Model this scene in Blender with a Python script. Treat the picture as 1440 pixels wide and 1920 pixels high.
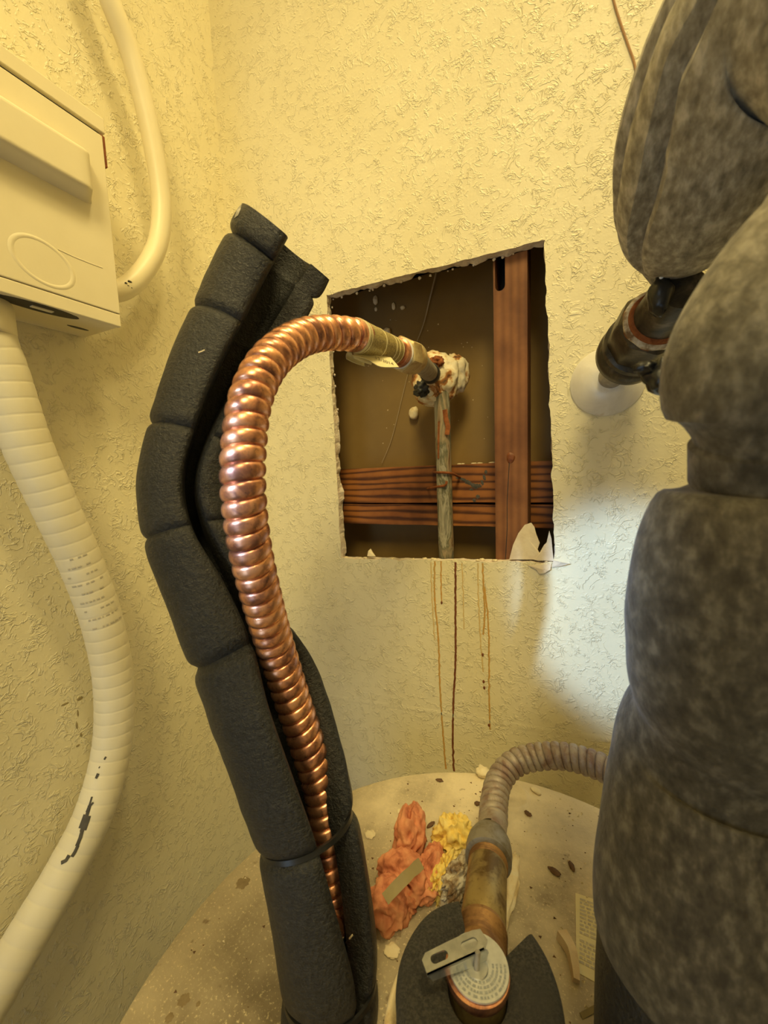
import bpy, bmesh, math, random
from mathutils import Vector, Matrix, noise
from mathutils.geometry import tessellate_polygon
random.seed(7)
for o in list(bpy.data.objects): bpy.data.objects.remove(o, do_unlink=True)
SC = bpy.context.scene
COL = SC.collection

# ------------------------------------------------------------------ camera
F = 760.0                                   # focal length in pixels of the 1440x1920 frame
AY, AP, AR = math.radians(25.7), math.radians(6.0), math.radians(2.2)
CAM = Vector((.537, -.546, 1.566))
_r0 = Vector((math.cos(AY), math.sin(AY), 0))
FW = Vector((-math.sin(AY)*math.cos(AP), math.cos(AY)*math.cos(AP), -math.sin(AP)))
_u0 = _r0.cross(FW)
RT = _r0*math.cos(AR) - _u0*math.sin(AR)
UP = _u0*math.cos(AR) + _r0*math.sin(AR)
cd = bpy.data.cameras.new('camera'); cam = bpy.data.objects.new('camera', cd); COL.objects.link(cam)
cam.matrix_world = Matrix(((RT.x, UP.x, -FW.x, CAM.x), (RT.y, UP.y, -FW.y, CAM.y), (RT.z, UP.z, -FW.z, CAM.z), (0, 0, 0, 1)))
cd.sensor_fit = 'VERTICAL'; cd.sensor_height = 36; cd.sensor_width = 27; cd.lens = F/1920*36
cd.clip_start = .01; cd.clip_end = 20
cd.dof.use_dof = True; cd.dof.focus_distance = .42; cd.dof.aperture_fstop = 10.0
SC.camera = cam

# ------------------------------------------------------------------ light
SC.view_settings.view_transform = 'Standard'; SC.view_settings.look = 'None'
SC.view_settings.gamma = 1; SC.view_settings.exposure = 0.06
SC.view_settings.use_curve_mapping = False
W = bpy.data.worlds.new('world'); SC.world = W; W.use_nodes = True
W.node_tree.nodes['Background'].inputs[0].default_value = (1.0, .83, .48, 1)
W.node_tree.nodes['Background'].inputs[1].default_value = .42

def aim(o, tgt):
    o.rotation_euler = (Vector(tgt) - o.location).to_track_quat('-Z', 'Y').to_euler()
def light(name, kind, loc, tgt, energy, col, **kw):
    d = bpy.data.lights.new(name, kind); d.energy = energy; d.color = col
    for k, v in kw.items(): setattr(d, k, v)
    o = bpy.data.objects.new(name, d); COL.objects.link(o); o.location = loc; aim(o, tgt); return o
light('closet_ceiling_lamp', 'AREA', (.80, -.34, 3.30), (.55, -.25, 1.5), 11.0, (1.0, .81, .37), shape='DISK', size=.22)
light('room_ceiling_downlight', 'SPOT', (.86, -1.30, 3.00), (.27, -.03, 1.64), 152.0, (1.0, .81, .36), spot_size=math.radians(43), spot_blend=.9, shadow_soft_size=.34)
light('doorway_daylight', 'AREA', (.12, -1.70, 1.15), (.36, -.2, 1.4), 3.8, (.45, .70, 1.0), shape='RECTANGLE', size=.5, size_y=1.2)
light('cool_patch_beam', 'SPOT', (.05, -1.30, 1.95), (.606, 0, 1.375), 108.0, (.47, .68, 1.0), spot_size=math.radians(11.6), spot_blend=.62, shadow_soft_size=.02)  # unseen cool source; cone aimed and sized to form the patch beside the hole

# ------------------------------------------------------------------ helpers
def ray(u, v): return RT*((u-720)/F) + UP*((960-v)/F) + FW
def P(u, v, d): return CAM + ray(u, v)*d          # the point d metres in front of the lens on the sight line
def hit(u, v, ax, val):
    d = ray(u, v); return CAM + d*((val-CAM[ax])/d[ax])

def thing(name, label, cat, loc, group=None):
    o = bpy.data.objects.new(name, None); COL.objects.link(o); o.location = loc
    o.empty_display_size = .02
    o['label'] = label; o['category'] = cat
    if group: o['group'] = group
    return o
def root_loc(o):
    v = Vector(o.location)
    while o.parent: o = o.parent; v += Vector(o.location)
    return v
def obj(name, verts, faces, mat, parent=None, origin=None, smooth=True, uvs=None, midx=None, label=None, cat=None, group=None, kind=None, sharp=None):
    me = bpy.data.meshes.new(name)
    org = root_loc(parent) if parent else Vector(origin if origin is not None else (0, 0, 0))
    me.from_pydata([tuple(Vector(v)-org) for v in verts], [], faces)
    ml = mat if isinstance(mat, (list, tuple)) else [mat]
    for m in ml: me.materials.append(m)
    if midx: me.polygons.foreach_set('material_index', midx)
    if uvs:
        ul = me.uv_layers.new(name='UVMap')
        for l in me.loops: ul.data[l.index].uv = uvs[l.vertex_index]
    me.validate(); me.update()
    bm = bmesh.new(); bm.from_mesh(me); bmesh.ops.recalc_face_normals(bm, faces=bm.faces); bm.to_mesh(me); bm.free()
    if smooth:
        me.polygons.foreach_set('use_smooth', [True]*len(me.polygons))
        me.set_sharp_from_angle(angle=math.radians(sharp if sharp else 40))
    o = bpy.data.objects.new(name, me); COL.objects.link(o)
    if parent: o.parent = parent
    else: o.location = org
    if label: o['label'] = label
    if cat: o['category'] = cat
    if group: o['group'] = group
    if kind: o['kind'] = kind
    return o

def spline(pts, step):
    """Catmull-Rom through pts (any number of values, first three are the place), resampled evenly every step metres."""
    n = len(pts); dense = []
    for i in range(n-1):
        p0 = pts[max(i-1, 0)]; p1 = pts[i]; p2 = pts[i+1]; p3 = pts[min(i+2, n-1)]
        for k in range(40):
            t = k/40
            dense.append([.5*((2*b)+(c-a)*t+(2*a-5*b+4*c-d)*t*t+(3*b-a-3*c+d)*t**3) for a, b, c, d in zip(p0, p1, p2, p3)])
    dense.append(list(pts[-1]))
    S = [0]
    for a, b in zip(dense, dense[1:]): S.append(S[-1] + (Vector(b[:3])-Vector(a[:3])).length)
    L = S[-1]; m = max(2, int(L/step)); out = []; j = 0
    for i in range(m+1):
        s = L*i/m
        while j < len(S)-2 and S[j+1] < s: j += 1
        t = (s-S[j])/max(1e-9, S[j+1]-S[j])
        out.append([a+(b-a)*t for a, b in zip(dense[j], dense[j+1])] + [s])
    return out
def frames(sp, toward=None):
    """tangent, the side that looks to `toward`, and the third axis for every sample."""
    fr = []; prev = None
    for i, q in enumerate(sp):
        p = Vector(q[:3]); a = Vector(sp[max(i-1, 0)][:3]); b = Vector(sp[min(i+1, len(sp)-1)][:3])
        t = (b-a).normalized()
        if toward is not None:
            v = (Vector(toward)-p); v = (v - t*v.dot(t)).normalized()
        else:
            if prev is None:
                v = Vector((0, 0, 1)) if abs(t.z) < .9 else Vector((1, 0, 0))
            else: v = prev
            v = (v - t*v.dot(t)).normalized(); prev = v
        fr.append((p, t, v, t.cross(v)))
    return fr
def tube(name, sp, rad, mat, seg=24, toward=None, caps=True, **kw):
    """rad(i, q, theta) -> radius."""
    fr = frames(sp, toward); V = []; Fc = []; UV = []
    for i, (p, t, v, w) in enumerate(fr):
        for k in range(seg):
            th = 2*math.pi*k/seg
            r = rad(i, sp[i], th)
            V.append(p + v*(math.cos(th)*r) + w*(math.sin(th)*r)); UV.append((sp[i][-1], k/seg))
    for i in range(len(fr)-1):
        for k in range(seg):
            a = i*seg+k; b = i*seg+(k+1) % seg
            Fc.append((a, b, b+seg, a+seg))
    if caps:
        Fc.append(tuple(range(seg-1, -1, -1))); n = (len(fr)-1)*seg; Fc.append(tuple(range(n, n+seg)))
    return obj(name, V, Fc, mat, uvs=UV, **kw)
def helix_tube(name, sp, rad, valley, pitch, mat, seg, parent, plain=0.0, n=12):
    """corrugated hose whose ribs wind helically; the mesh rows follow the helix so the valleys stay clean."""
    fr = frames(sp); S = [q[-1] for q in sp]; L = S[-1]; step = pitch/n; rows = int(L/step)-n; V = []; Fc = []
    def at(x):
        j = min(len(S)-2, max(0, int(x/L*(len(S)-1)))); t = (x-S[j])/(S[j+1]-S[j])
        return [a.lerp(b, t) for a, b in zip(fr[j], fr[j+1])]
    for i in range(rows):
        x = (i % n)/n; b = math.sqrt(max(0, 1-(2*x-1)**2*.985))
        for k in range(seg):
            sx = (i+n*k/seg)*step; p, t, v, w = at(sx); th = 2*math.pi*k/seg
            r = rad*(valley+(1-valley)*b) if sx > plain else rad*.95
            V.append(p+(v*math.cos(th)+w*math.sin(th))*r)
    for i in range(rows-1):
        for k in range(seg):
            a = i*seg+k
            if k < seg-1: Fc.append((a, a+1, a+1+seg, a+seg))
            elif i+1+n < rows: Fc.append((a, (i+n)*seg, (i+1+n)*seg, a+seg))
    return obj(name, V, Fc, mat, parent=parent, sharp=75)
def basis(ax):
    ax = Vector(ax).normalized()
    a = Vector((0, 0, 1)) if abs(ax.z) < .9 else Vector((1, 0, 0))
    v = (a - ax*a.dot(ax)).normalized(); return ax, v, ax.cross(v)
def lathe(name, prof, org, ax, mat, seg=40, sides=None, **kw):
    """prof: list of (along, radius); sides=6 makes a hexagon."""
    ax, v, w = basis(ax); org = Vector(org); V = []; Fc = []
    for (t, r) in prof:
        for k in range(seg):
            th = 2*math.pi*k/seg; rr = r
            if sides:
                h = math.pi/sides; rr = r*math.cos(h)/math.cos(((th) % (2*h))-h)
                rr = min(rr, r*.985)
            V.append(org + ax*t + v*(math.cos(th)*rr) + w*(math.sin(th)*rr))
    n = len(prof)
    for i in range(n-1):
        for k in range(seg):
            a = i*seg+k; b = i*seg+(k+1) % seg; Fc.append((a, b, b+seg, a+seg))
    if prof[0][1] > 1e-5: Fc.append(tuple(range(seg-1, -1, -1)))
    if prof[-1][1] > 1e-5: Fc.append(tuple(range((n-1)*seg, n*seg)))
    return obj(name, V, Fc, mat, **kw)
def box(name, lo, hi, mat, bevel=0, **kw):
    x0, y0, z0 = lo; x1, y1, z1 = hi
    V = [(x, y, z) for x in (x0, x1) for y in (y0, y1) for z in (z0, z1)]
    Fc = [(0, 1, 3, 2), (4, 6, 7, 5), (0, 4, 5, 1), (2, 3, 7, 6), (0, 2, 6, 4), (1, 5, 7, 3)]
    o = obj(name, V, Fc, mat, smooth=False, **kw)
    if bevel:
        b = o.modifiers.new('bevel', 'BEVEL'); b.width = bevel; b.segments = 3
    return o
def plate(name, rings, fmap, thick, mat, edge_mat=None, **kw):
    """flat plate from a 2-D outline and holes; fmap(a, b, t) gives the point at depth t (0 front, thick back)."""
    flat = [p for r in rings for p in r]; n = len(flat)
    tri = tessellate_polygon([[Vector((p[0], p[1], 0)) for p in r] for r in rings])
    V = [fmap(a, b, 0) for a, b in flat] + [fmap(a, b, thick) for a, b in flat]
    Fc = [tuple(t) for t in tri] + [tuple(n+i for i in reversed(t)) for t in tri]; mi = [0]*len(Fc)
    o = 0
    for r in rings:
        m = len(r)
        for i in range(m):
            a = o+i; b = o+(i+1) % m; Fc.append((a, b, b+n, a+n)); mi.append(1)
        o += m
    ms = [mat, edge_mat or mat]
    return obj(name, V, Fc, ms, midx=mi, smooth=False, **kw)
def blob(name, c, rad, mat, seed=0, amp=.35, freq=1.6, sub=4, rot=(0, 0, 0), floor=None, ridge=0, **kw):
    bm = bmesh.new(); bmesh.ops.create_icosphere(bm, subdivisions=sub, radius=1)
    from mathutils import Euler
    R = Euler(rot).to_matrix(); V = []
    for v in bm.verts:
        d = v.co.normalized(); off = Vector((seed*7.3, seed*3.1, seed*1.7))
        k = 1 + amp*noise.fractal(d*freq+off, 1.0, 2.0, 4)
        if ridge: k += ridge*(.35-abs(noise.noise(d*freq*1.7+off*2)))
        q = R @ Vector((d.x*k*rad[0], d.y*k*rad[1], d.z*k*rad[2])) + Vector(c)
        if floor is not None: q.z = max(q.z, floor)
        V.append(q)
    Fc = [tuple(x.index for x in f.verts) for f in bm.faces]; bm.free()
    return obj(name, V, Fc, mat, sharp=80, **kw)
def ribbon(name, pts, half, thick, normal, mat, taper=None, **kw):
    """a flat raised streak along pts lying on a surface with the given normal."""
    n = Vector(normal); V = []; Fc = []; m = len(pts)
    for i, p in enumerate(pts):
        p = Vector(p); t = (Vector(pts[min(i+1, m-1)])-Vector(pts[max(i-1, 0)])).normalized(); sd = t.cross(n).normalized()
        h = half[i] if isinstance(half, (list, tuple)) else half
        V += [p-sd*h, p-sd*h*.5+n*thick, p+sd*h*.5+n*thick, p+sd*h]
    for i in range(m-1):
        for k in range(3): a = i*4+k; Fc.append((a, a+1, a+5, a+4))
    return obj(name, V, Fc, mat, **kw)

# ------------------------------------------------------------------ materials
def srgb(r, g, b):
    f = lambda c: (c/12.92 if c <= .04045 else ((c+.055)/1.055)**2.4)
    return (f(r/255), f(g/255), f(b/255), 1)
class M:
    def __init__(s, name, rough=.6, metal=0.0, spec=.5):
        s.m = bpy.data.materials.new(name); s.m.use_nodes = True; s.t = s.m.node_tree
        s.b = s.t.nodes['Principled BSDF']; s.b.inputs['Roughness'].default_value = rough
        s.b.inputs['Metallic'].default_value = metal; s.b.inputs['Specular IOR Level'].default_value = spec
        s.co = s.t.nodes.new('ShaderNodeTexCoord'); s.h = None
    def n(s, kind, **kw):
        x = s.t.nodes.new(kind)
        for k, v in kw.items():
            if k.startswith('_'): setattr(x, k[1:], v)
            else:
                i = x.inputs[int(k[1:])] if k[0] == 'i' and k[1:].isdigit() else x.inputs[k]
                if hasattr(v, 'is_linked') or isinstance(v, bpy.types.NodeSocket): s.t.links.new(v, i)
                else: i.default_value = v
        return x
    def link(s, a, b): s.t.links.new(a, b)
    def coord(s, scale=(1, 1, 1), uv=False):
        mp = s.n('ShaderNodeMapping', Vector=s.co.outputs['UV' if uv else 'Object'], Scale=scale)
        return mp.outputs[0]
    def noise(s, scale, detail=4, rough=.55, vec=None, dist=0):
        return s.n('ShaderNodeTexNoise', Vector=vec or s.co.outputs['Object'], Scale=scale, Detail=detail, Roughness=rough, Distortion=dist).outputs[0]
    def ramp(s, fac, stops):
        r = s.n('ShaderNodeValToRGB', Fac=fac); e = r.color_ramp.elements
        while len(e) < len(stops): e.new(.5)
        for x, (p, c) in zip(e, stops): x.position = p; x.color = c if len(c) == 4 else (*c, 1)
        return r.outputs[0]
    def mix(s, fac, a, b):
        x = s.t.nodes.new('ShaderNodeMix'); x.data_type = 'RGBA'
        for sock, v in ((x.inputs[0], fac), (x.inputs[6], a), (x.inputs[7], b)):
            if isinstance(v, bpy.types.NodeSocket): s.t.links.new(v, sock)
            else: sock.default_value = v
        return x.outputs[2]
    def math(s, op, a, b=0.0, clamp=False):
        return s.n('ShaderNodeMath', _operation=op, _use_clamp=clamp, i0=a, i1=b).outputs[0]
    def color(s, c):
        if isinstance(c, bpy.types.NodeSocket): s.link(c, s.b.inputs['Base Color'])
        else: s.b.inputs['Base Color'].default_value = c
    def bump(s, h, strength=.5, dist=.001):
        x = s.n('ShaderNodeBump', Height=h, Strength=strength, Distance=dist)
        if s.h is not None: s.link(s.h, x.inputs['Normal'])
        s.h = x.outputs[0]; s.link(s.h, s.b.inputs['Normal'])

def wall_paint(name, base, worn):
    m = M(name, .42, 0, .45)
    big = m.noise(9, 3); col = m.ramp(big, [(.3, base), (.75, worn)]); m.color(col)
    # trowelled texture: broken thin ridges + fine orange peel
    def ridges(sc, width, mk, lo, hi, dist):
        a = m.noise(sc, 3, .55, dist=dist); r = m.math('ABSOLUTE', m.math('SUBTRACT', a, .5))
        r = m.math('SUBTRACT', 1.0, m.math('DIVIDE', r, width), True)
        k = m.math('MULTIPLY', m.math('SUBTRACT', m.noise(mk, 2), lo), 1/(hi-lo), True)
        return m.math('MULTIPLY', r, k)
    h = m.math('ADD', ridges(66, .045, 44, .46, .60, .8), ridges(120, .060, 72, .50, .62, .4))
    m.bump(h, .75, .0010)
    m.bump(m.noise(150, 4, .6), .32, .0010)
    return m.m
WALL = wall_paint('cream_wall_paint', (.81, .735, .50, 1), (.75, .67, .43, 1))
def simple(name, c0, c1, scale=20, rough=.6, metal=0, bump=0, bscale=None, bdist=.0008, spec=.5, lo=.35, hi=.65, rvar=None, detail=5):
    m = M(name, rough, metal, spec); nz = m.noise(scale, detail)
    m.color(m.ramp(nz, [(lo, c0), (hi, c1)]))
    if bump: m.bump(m.noise(bscale or scale*3, 5, .6), bump, bdist)
    return m.m
GYPSUM = simple('gypsum_core', (.78, .70, .58, 1), (.62, .50, .38, 1), 90, .9, bump=.8, bscale=220, bdist=.002)
CEIL = simple('ceiling_paint', (.82, .78, .68, 1), (.80, .76, .66, 1), 8, .8)
CONCRETE = simple('concrete_floor', (.30, .28, .25, 1), (.42, .40, .36, 1), 6, .8, bump=.3)
KRAFT = simple('brown_backing_paper', (.195, .118, .032, 1), (.25, .155, .044, 1), 7, .62, bump=.12, bscale=60)
def wood(name, light_c, dark_c, scale, rings=7, bd='X', dist=3.2):
    m = M(name, .62, 0, .35); v = m.coord(scale)
    w = m.n('ShaderNodeTexWave', Vector=v, Scale=rings, Distortion=dist, Detail=3, _wave_type='BANDS', _bands_direction=bd)
    w.inputs['Detail Scale'].default_value = .8
    g = m.noise(26, 5, .6, vec=v); f = m.math('MULTIPLY_ADD', w.outputs[1], .75)
    f = m.math('ADD', m.math('MULTIPLY', w.outputs[1], .7), m.math('MULTIPLY', g, .3))
    c = m.ramp(f, [(.15, dark_c), (.5, light_c), (.9, tuple(x*1.12 for x in light_c[:3])+(1,))])
    st = m.ramp(m.noise(16, 4), [(.35, (.55, .48, .46, 1)), (.62, (1, 1, 1, 1))])
    mx = m.t.nodes.new('ShaderNodeMix'); mx.data_type = 'RGBA'; mx.blend_type = 'MULTIPLY'; mx.inputs[0].default_value = 1
    m.link(c, mx.inputs[6]); m.link(st, mx.inputs[7]); m.color(mx.outputs[2])
    m.bump(f, .35, .0006); return m.m
STUDW = wood('reddish_stud_wood', (.24, .100, .038, 1), (.205, .082, .032, 1), (14, 14, .9), 2.2)
BLOCKW = wood('dark_grained_blocking_wood', (.32, .118, .030, 1), (.085, .027, .010, 1), (2.2, 12, 20), 1.6, 'Z', 9.0)
def foam_mat(name, c0, c1, c2, sheen=.25, fine=340, creases=True, rough=.50):
    m = M(name, rough, 0, .60)
    nz = m.noise(fine, 4, .7); big = m.noise(34, 4, .6)
    c = m.ramp(nz, [(.42, c0), (.62, c1)]); c = m.mix(m.math('MULTIPLY', m.math('SUBTRACT', big, .52), 5, True), c, c2); m.color(c)
    m.b.inputs['Sheen Weight'].default_value = sheen; m.b.inputs['Sheen Roughness'].default_value = .5
    if creases:
        v = m.coord((1, .02, 1), True); m.bump(m.noise(900, 4, .7, vec=v), .5, .0012)
    m.bump(nz, 1.0, .0016); return m.m
FOAM = foam_mat('charcoal_pipe_foam', (.002, .002, .0022, 1), (.020, .0202, .021, 1), (.007, .007, .0072, 1), .02, rough=.44)
FOAM_IN = foam_mat('black_foam_inside', (.004, .004, .004, 1), (.010, .009, .009, 1), (.006, .006, .006, 1), 0)
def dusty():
    m = M('dusty_foam_lit_top', .75, 0, .25)
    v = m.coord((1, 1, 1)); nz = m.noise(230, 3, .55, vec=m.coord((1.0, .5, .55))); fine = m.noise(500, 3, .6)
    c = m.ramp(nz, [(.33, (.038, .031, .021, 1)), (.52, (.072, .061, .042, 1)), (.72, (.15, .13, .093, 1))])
    # dusty tone, with the brightness of the lit upper loop painted in
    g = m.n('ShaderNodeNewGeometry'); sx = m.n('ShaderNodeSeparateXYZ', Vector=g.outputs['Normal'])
    ox = m.n('ShaderNodeSeparateXYZ', Vector=m.co.outputs['Object'])      # paler towards the top of the loop, darker down the leg
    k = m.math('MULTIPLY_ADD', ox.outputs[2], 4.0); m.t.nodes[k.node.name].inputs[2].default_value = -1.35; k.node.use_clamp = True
    dust = m.ramp(nz, [(.30, (.23, .20, .14, 1)), (.50, (.42, .375, .275, 1)), (.70, (.68, .62, .49, 1))])  # dusty tone with the lit loop's brightness painted in
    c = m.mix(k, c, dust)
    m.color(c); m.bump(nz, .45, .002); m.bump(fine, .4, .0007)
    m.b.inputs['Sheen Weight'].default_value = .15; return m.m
DUSTY_LIT = dusty()
def copper(name, bright, dark, tarn, rough=.27, metal=.92, lo=.42, hi=.62):
    m = M(name, rough, metal, .5); a = m.noise(60, 5, .6, dist=.5); b = m.noise(260, 4, .6)
    c = m.ramp(a, [(lo, bright), (.52, tarn), (hi, dark)])
    c = m.mix(m.math('MULTIPLY', m.math('SUBTRACT', b, .55), 4, True), c, dark); m.color(c)
    r = m.math('MULTIPLY_ADD', b, .3); m.n('ShaderNodeMath')
    rr = m.math('ADD', m.math('MULTIPLY', b, .28), rough-.1); m.link(rr, m.b.inputs['Roughness'])
    m.bump(b, .12, .0004); return m.m
COPPER = copper('bright_copper', (.86, .45, .27, 1), (.36, .17, .13, 1), (.70, .33, .20, 1))
OLDCOPPER = copper('grey_tarnished_copper', (.42, .36, .30, 1), (.27, .18, .14, 1), (.36, .29, .24, 1), .5, .35)
BRASS = copper('dull_brass', (.40, .30, .13, 1), (.16, .10, .04, 1), (.30, .22, .10, 1), .42, .75)
BRASS_RING = copper('brown_brass_threads', (.36, .20, .08, 1), (.18, .09, .04, 1), (.28, .15, .06, 1), .55, .5)
NUT = copper('pale_brass_nut', (.62, .50, .27, 1), (.40, .26, .12, 1), (.52, .40, .20, 1), .45, .55)
SOLDER = copper('grey_soldered_collar', (.32, .29, .25, 1), (.20, .16, .10, 1), (.27, .24, .20, 1), .5, .5)
STEEL = simple('grey_galvanised_steel', (.40, .37, .32, 1), (.28, .25, .21, 1), 130, .55, .35, bump=.3, bscale=300)
ZINC = simple('zinc_plated_steel', (.62, .63, .62, 1), (.46, .48, .48, 1), 160, .34, .85, bump=.06, bscale=300)
ALU = simple('brushed_aluminium_tag', (.66, .67, .66, 1), (.55, .57, .57, 1), 200, .42, .6, bump=.05, bscale=400)
STAMP = simple('stamped_grey_lettering', (.30, .32, .34, 1), (.36, .38, .39, 1), 200, .5, .3)
def patched(name, stops, scale, rough=.75, metal=0, bump=.5, bdist=.001, dist=.6, vec=None, detail=5):
    m = M(name, rough, metal, .35); a = m.noise(scale, detail, .62, dist=dist, vec=m.coord(vec) if vec else None)
    m.color(m.ramp(a, stops)); m.bump(m.noise(scale*3, 5, .6), bump, bdist); return m.m
RUSTPIPE = patched('corroded_riser_pipe', [(.30, (.13, .045, .015, 1)), (.41, (.36, .28, .18, 1)), (.50, (.13, .125, .08, 1)), (.58, (.40, .37, .29, 1)), (.70, (.10, .095, .065, 1))], 50, .7, .25, vec=(1, 1, .35))
PLASTER = patched('rust_stained_joint_plaster', [(.33, (.10, .05, .025, 1)), (.41, (.40, .16, .04, 1)), (.47, (.72, .58, .36, 1)), (.56, (.80, .72, .55, 1)), (.70, (.70, .60, .42, 1))], 42, .8, bump=.6, bdist=.002)
RUST = patched('rust', [(.35, (.16, .045, .012, 1)), (.65, (.30, .10, .03, 1))], 120, .85)
DARKRUST = patched('dark_red_brown_drip', [(.35, (.13, .035, .010, 1)), (.65, (.22, .07, .02, 1))], 150, .5, bump=.2)
ORANGE_STAIN = patched('orange_rust_stain', [(.35, (.58, .29, .05, 1)), (.65, (.50, .34, .11, 1))], 150, .55, bump=.15)
FAINT_STAIN = patched('faint_amber_stain', [(.35, (.62, .42, .15, 1)), (.65, (.66, .54, .28, 1))], 150, .5, bump=.1)
BEIGE = simple('cream_painted_metal', (.80, .715, .50, 1), (.775, .69, .475, 1), 30, .42, bump=.05, bscale=200)
CREAMPVC = simple('cream_painted_flexible_conduit', (.78, .72, .56, 1), (.74, .67, .49, 1), 18, .5, bump=.12, bscale=200)
PRINT = simple('faded_grey_print', (.50, .45, .35, 1), (.56, .50, .39, 1), 60, .6)
SCRAPE = simple('dark_scrape_and_shade', (.055, .05, .04, 1), (.09, .08, .065, 1), 120, .7)
BLACK = simple('black_rubber_and_dark_marks', (.012, .012, .012, 1), (.025, .024, .023, 1), 80, .45, bump=.2)
NYLON = simple('black_nylon_tie', (.010, .010, .011, 1), (.018, .018, .018, 1), 50, .33)
GREASY = patched('greasy_dark_union', [(.35, (.030, .027, .022, 1)), (.55, (.075, .062, .042, 1)), (.70, (.16, .13, .09, 1))], 60, .38, .35, bump=.2)
ESCUT = patched('dull_white_escutcheon', [(.35, (.66, .62, .56, 1)), (.60, (.78, .75, .70, 1)), (.75, (.58, .46, .33, 1))], 22, .38, .1, bump=.08)
CRUST = patched('white_mineral_crust', [(.36, (.20, .12, .06, 1)), (.50, (.46, .38, .27, 1)), (.66, (.70, .66, .58, 1))], 110, .85, bdist=.002)
PINK = patched('salmon_glass_wool', [(.28, (.30, .08, .04, 1)), (.45, (.62, .23, .12, 1)), (.62, (.74, .34, .18, 1)), (.75, (.56, .19, .12, 1))], 55, .9, bump=.5, bdist=.0012)
YELLOW = patched('yellow_spray_foam', [(.32, (.46, .22, .05, 1)), (.44, (.82, .60, .14, 1)), (.65, (.86, .70, .28, 1))], 70, .7, bump=.6)
CREAM = patched('cream_old_foam', [(.32, (.52, .36, .16, 1)), (.48, (.78, .64, .40, 1)), (.70, (.82, .74, .56, 1))], 60, .7, bump=.4)
TAPE = simple('olive_tan_tape', (.34, .27, .12, 1), (.28, .22, .10, 1), 60, .55, bump=.2)
FLAKE = simple('cream_paint_flake', (.80, .70, .48, 1), (.72, .60, .38, 1), 60, .7)
CHIP = simple('brown_bark_chip', (.10, .05, .025, 1), (.17, .09, .04, 1), 90, .8)
WOODCHIP = simple('pale_wood_splinter', (.62, .46, .27, 1), (.72, .58, .38, 1), 70, .75, bump=.3)
PAPER = simple('torn_wall_paper', (.60, .50, .36, 1), (.68, .59, .44, 1), 90, .85, bump=.4)
CARD = simple('cream_paper_label', (.80, .72, .44, 1), (.76, .66, .38, 1), 50, .5)
INK = simple('dark_ink', (.10, .075, .04, 1), (.14, .10, .05, 1), 50, .6)
WHITEP = simple('white_gasket', (.85, .86, .86, 1), (.8, .8, .8, 1), 50, .3)
WEB = simple('cobweb_silk', (.42, .34, .22, 1), (.48, .40, .28, 1), 50, .8)
WIRE = simple('thin_brown_wire', (.44, .25, .12, 1), (.38, .21, .10, 1), 60, .5)
def printed_label():
    m = M('yellowed_printed_label', .35, 0, .5)
    a = m.noise(900, 3, .7); b = m.noise(160, 2)
    f = m.math('MULTIPLY', m.math('SUBTRACT', a, .40), 6, True)
    m.color(m.mix(f, (.20, .145, .05, 1), (.50, .40, .16, 1))); return m.m
PRLABEL = printed_label()
def tank_paint():
    m = M('dusty_grey_beige_tank_enamel', .55, 0, .4)
    a = m.noise(14, 5, .6); g = m.noise(420, 3, .7)
    c = m.ramp(a, [(.30, (.22, .175, .115, 1)), (.48, (.38, .315, .215, 1)), (.70, (.50, .42, .29, 1))])
    # dusty coat, paler to the back: brightness of the lit lid painted in
    ox = m.n('ShaderNodeSeparateXYZ', Vector=m.co.outputs['Object'])
    k = m.math('ADD', m.math('MULTIPLY', ox.outputs[1], 6.0), m.math('MULTIPLY', ox.outputs[0], 1.6))
    k = m.math('ADD', k, m.math('MULTIPLY', m.math('SUBTRACT', m.noise(22, 5, .65), .5), 2.2)); k = m.math('ADD', k, -.30, True)
    c = m.mix(m.math('MULTIPLY', k, .85), c, (.80, .68, .47, 1))
    c = m.mix(m.math('MULTIPLY', m.math('SUBTRACT', g, .57), 9, True), c, (.68, .57, .37, 1))
    c = m.mix(m.math('MULTIPLY', m.math('SUBTRACT', m.noise(75, 3), .66), 9, True), c, (.15, .10, .05, 1)); m.color(c)
    m.bump(g, .35, .0010); return m.m
TANK = tank_paint()

# ------------------------------------------------------------------ the setting
RX, FY, CZ = .98, -2.3, 3.55           # right wall, front end, ceiling
NY = Vector((0, -1, 0)); NX = Vector((1, 0, 0))
TH = .0127
HL = [hit(612, 553, 1, 0), hit(1022, 450, 1, 0), hit(1040, 1055, 1, 0), hit(640, 1047, 1, 0)]   # corners of the opening
def jag(a, b, amp, seed, n):
    out = []
    for i in range(n):
        t = i/n; p = a.lerp(b, t); d = (b-a).normalized(); nr = Vector((d.z, 0, -d.x))
        k = amp*(noise.fractal(Vector((t*14, seed, 0)), .8, 2, 4)) if 0 < i else 0
        q = p+nr*k; out.append((q.x, q.z))
    return out
ringF = jag(HL[0], HL[1], .0014, 1.3, 90) + jag(HL[1], HL[2], .0024, 5.7, 110) + jag(HL[2], HL[3], .0028, 9.1, 110) + jag(HL[3], HL[0], .0018, 3.3, 110)
ringB = jag(HL[0], HL[1], .0050, 11.3, 90) + jag(HL[1], HL[2], .0040, 15.7, 110) + jag(HL[2], HL[3], .0016, 19.1, 110) + jag(HL[3], HL[0], .0050, 13.3, 110)
outer = [(-.10, 0), (RX, 0), (RX, CZ), (-.10, CZ)]
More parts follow.
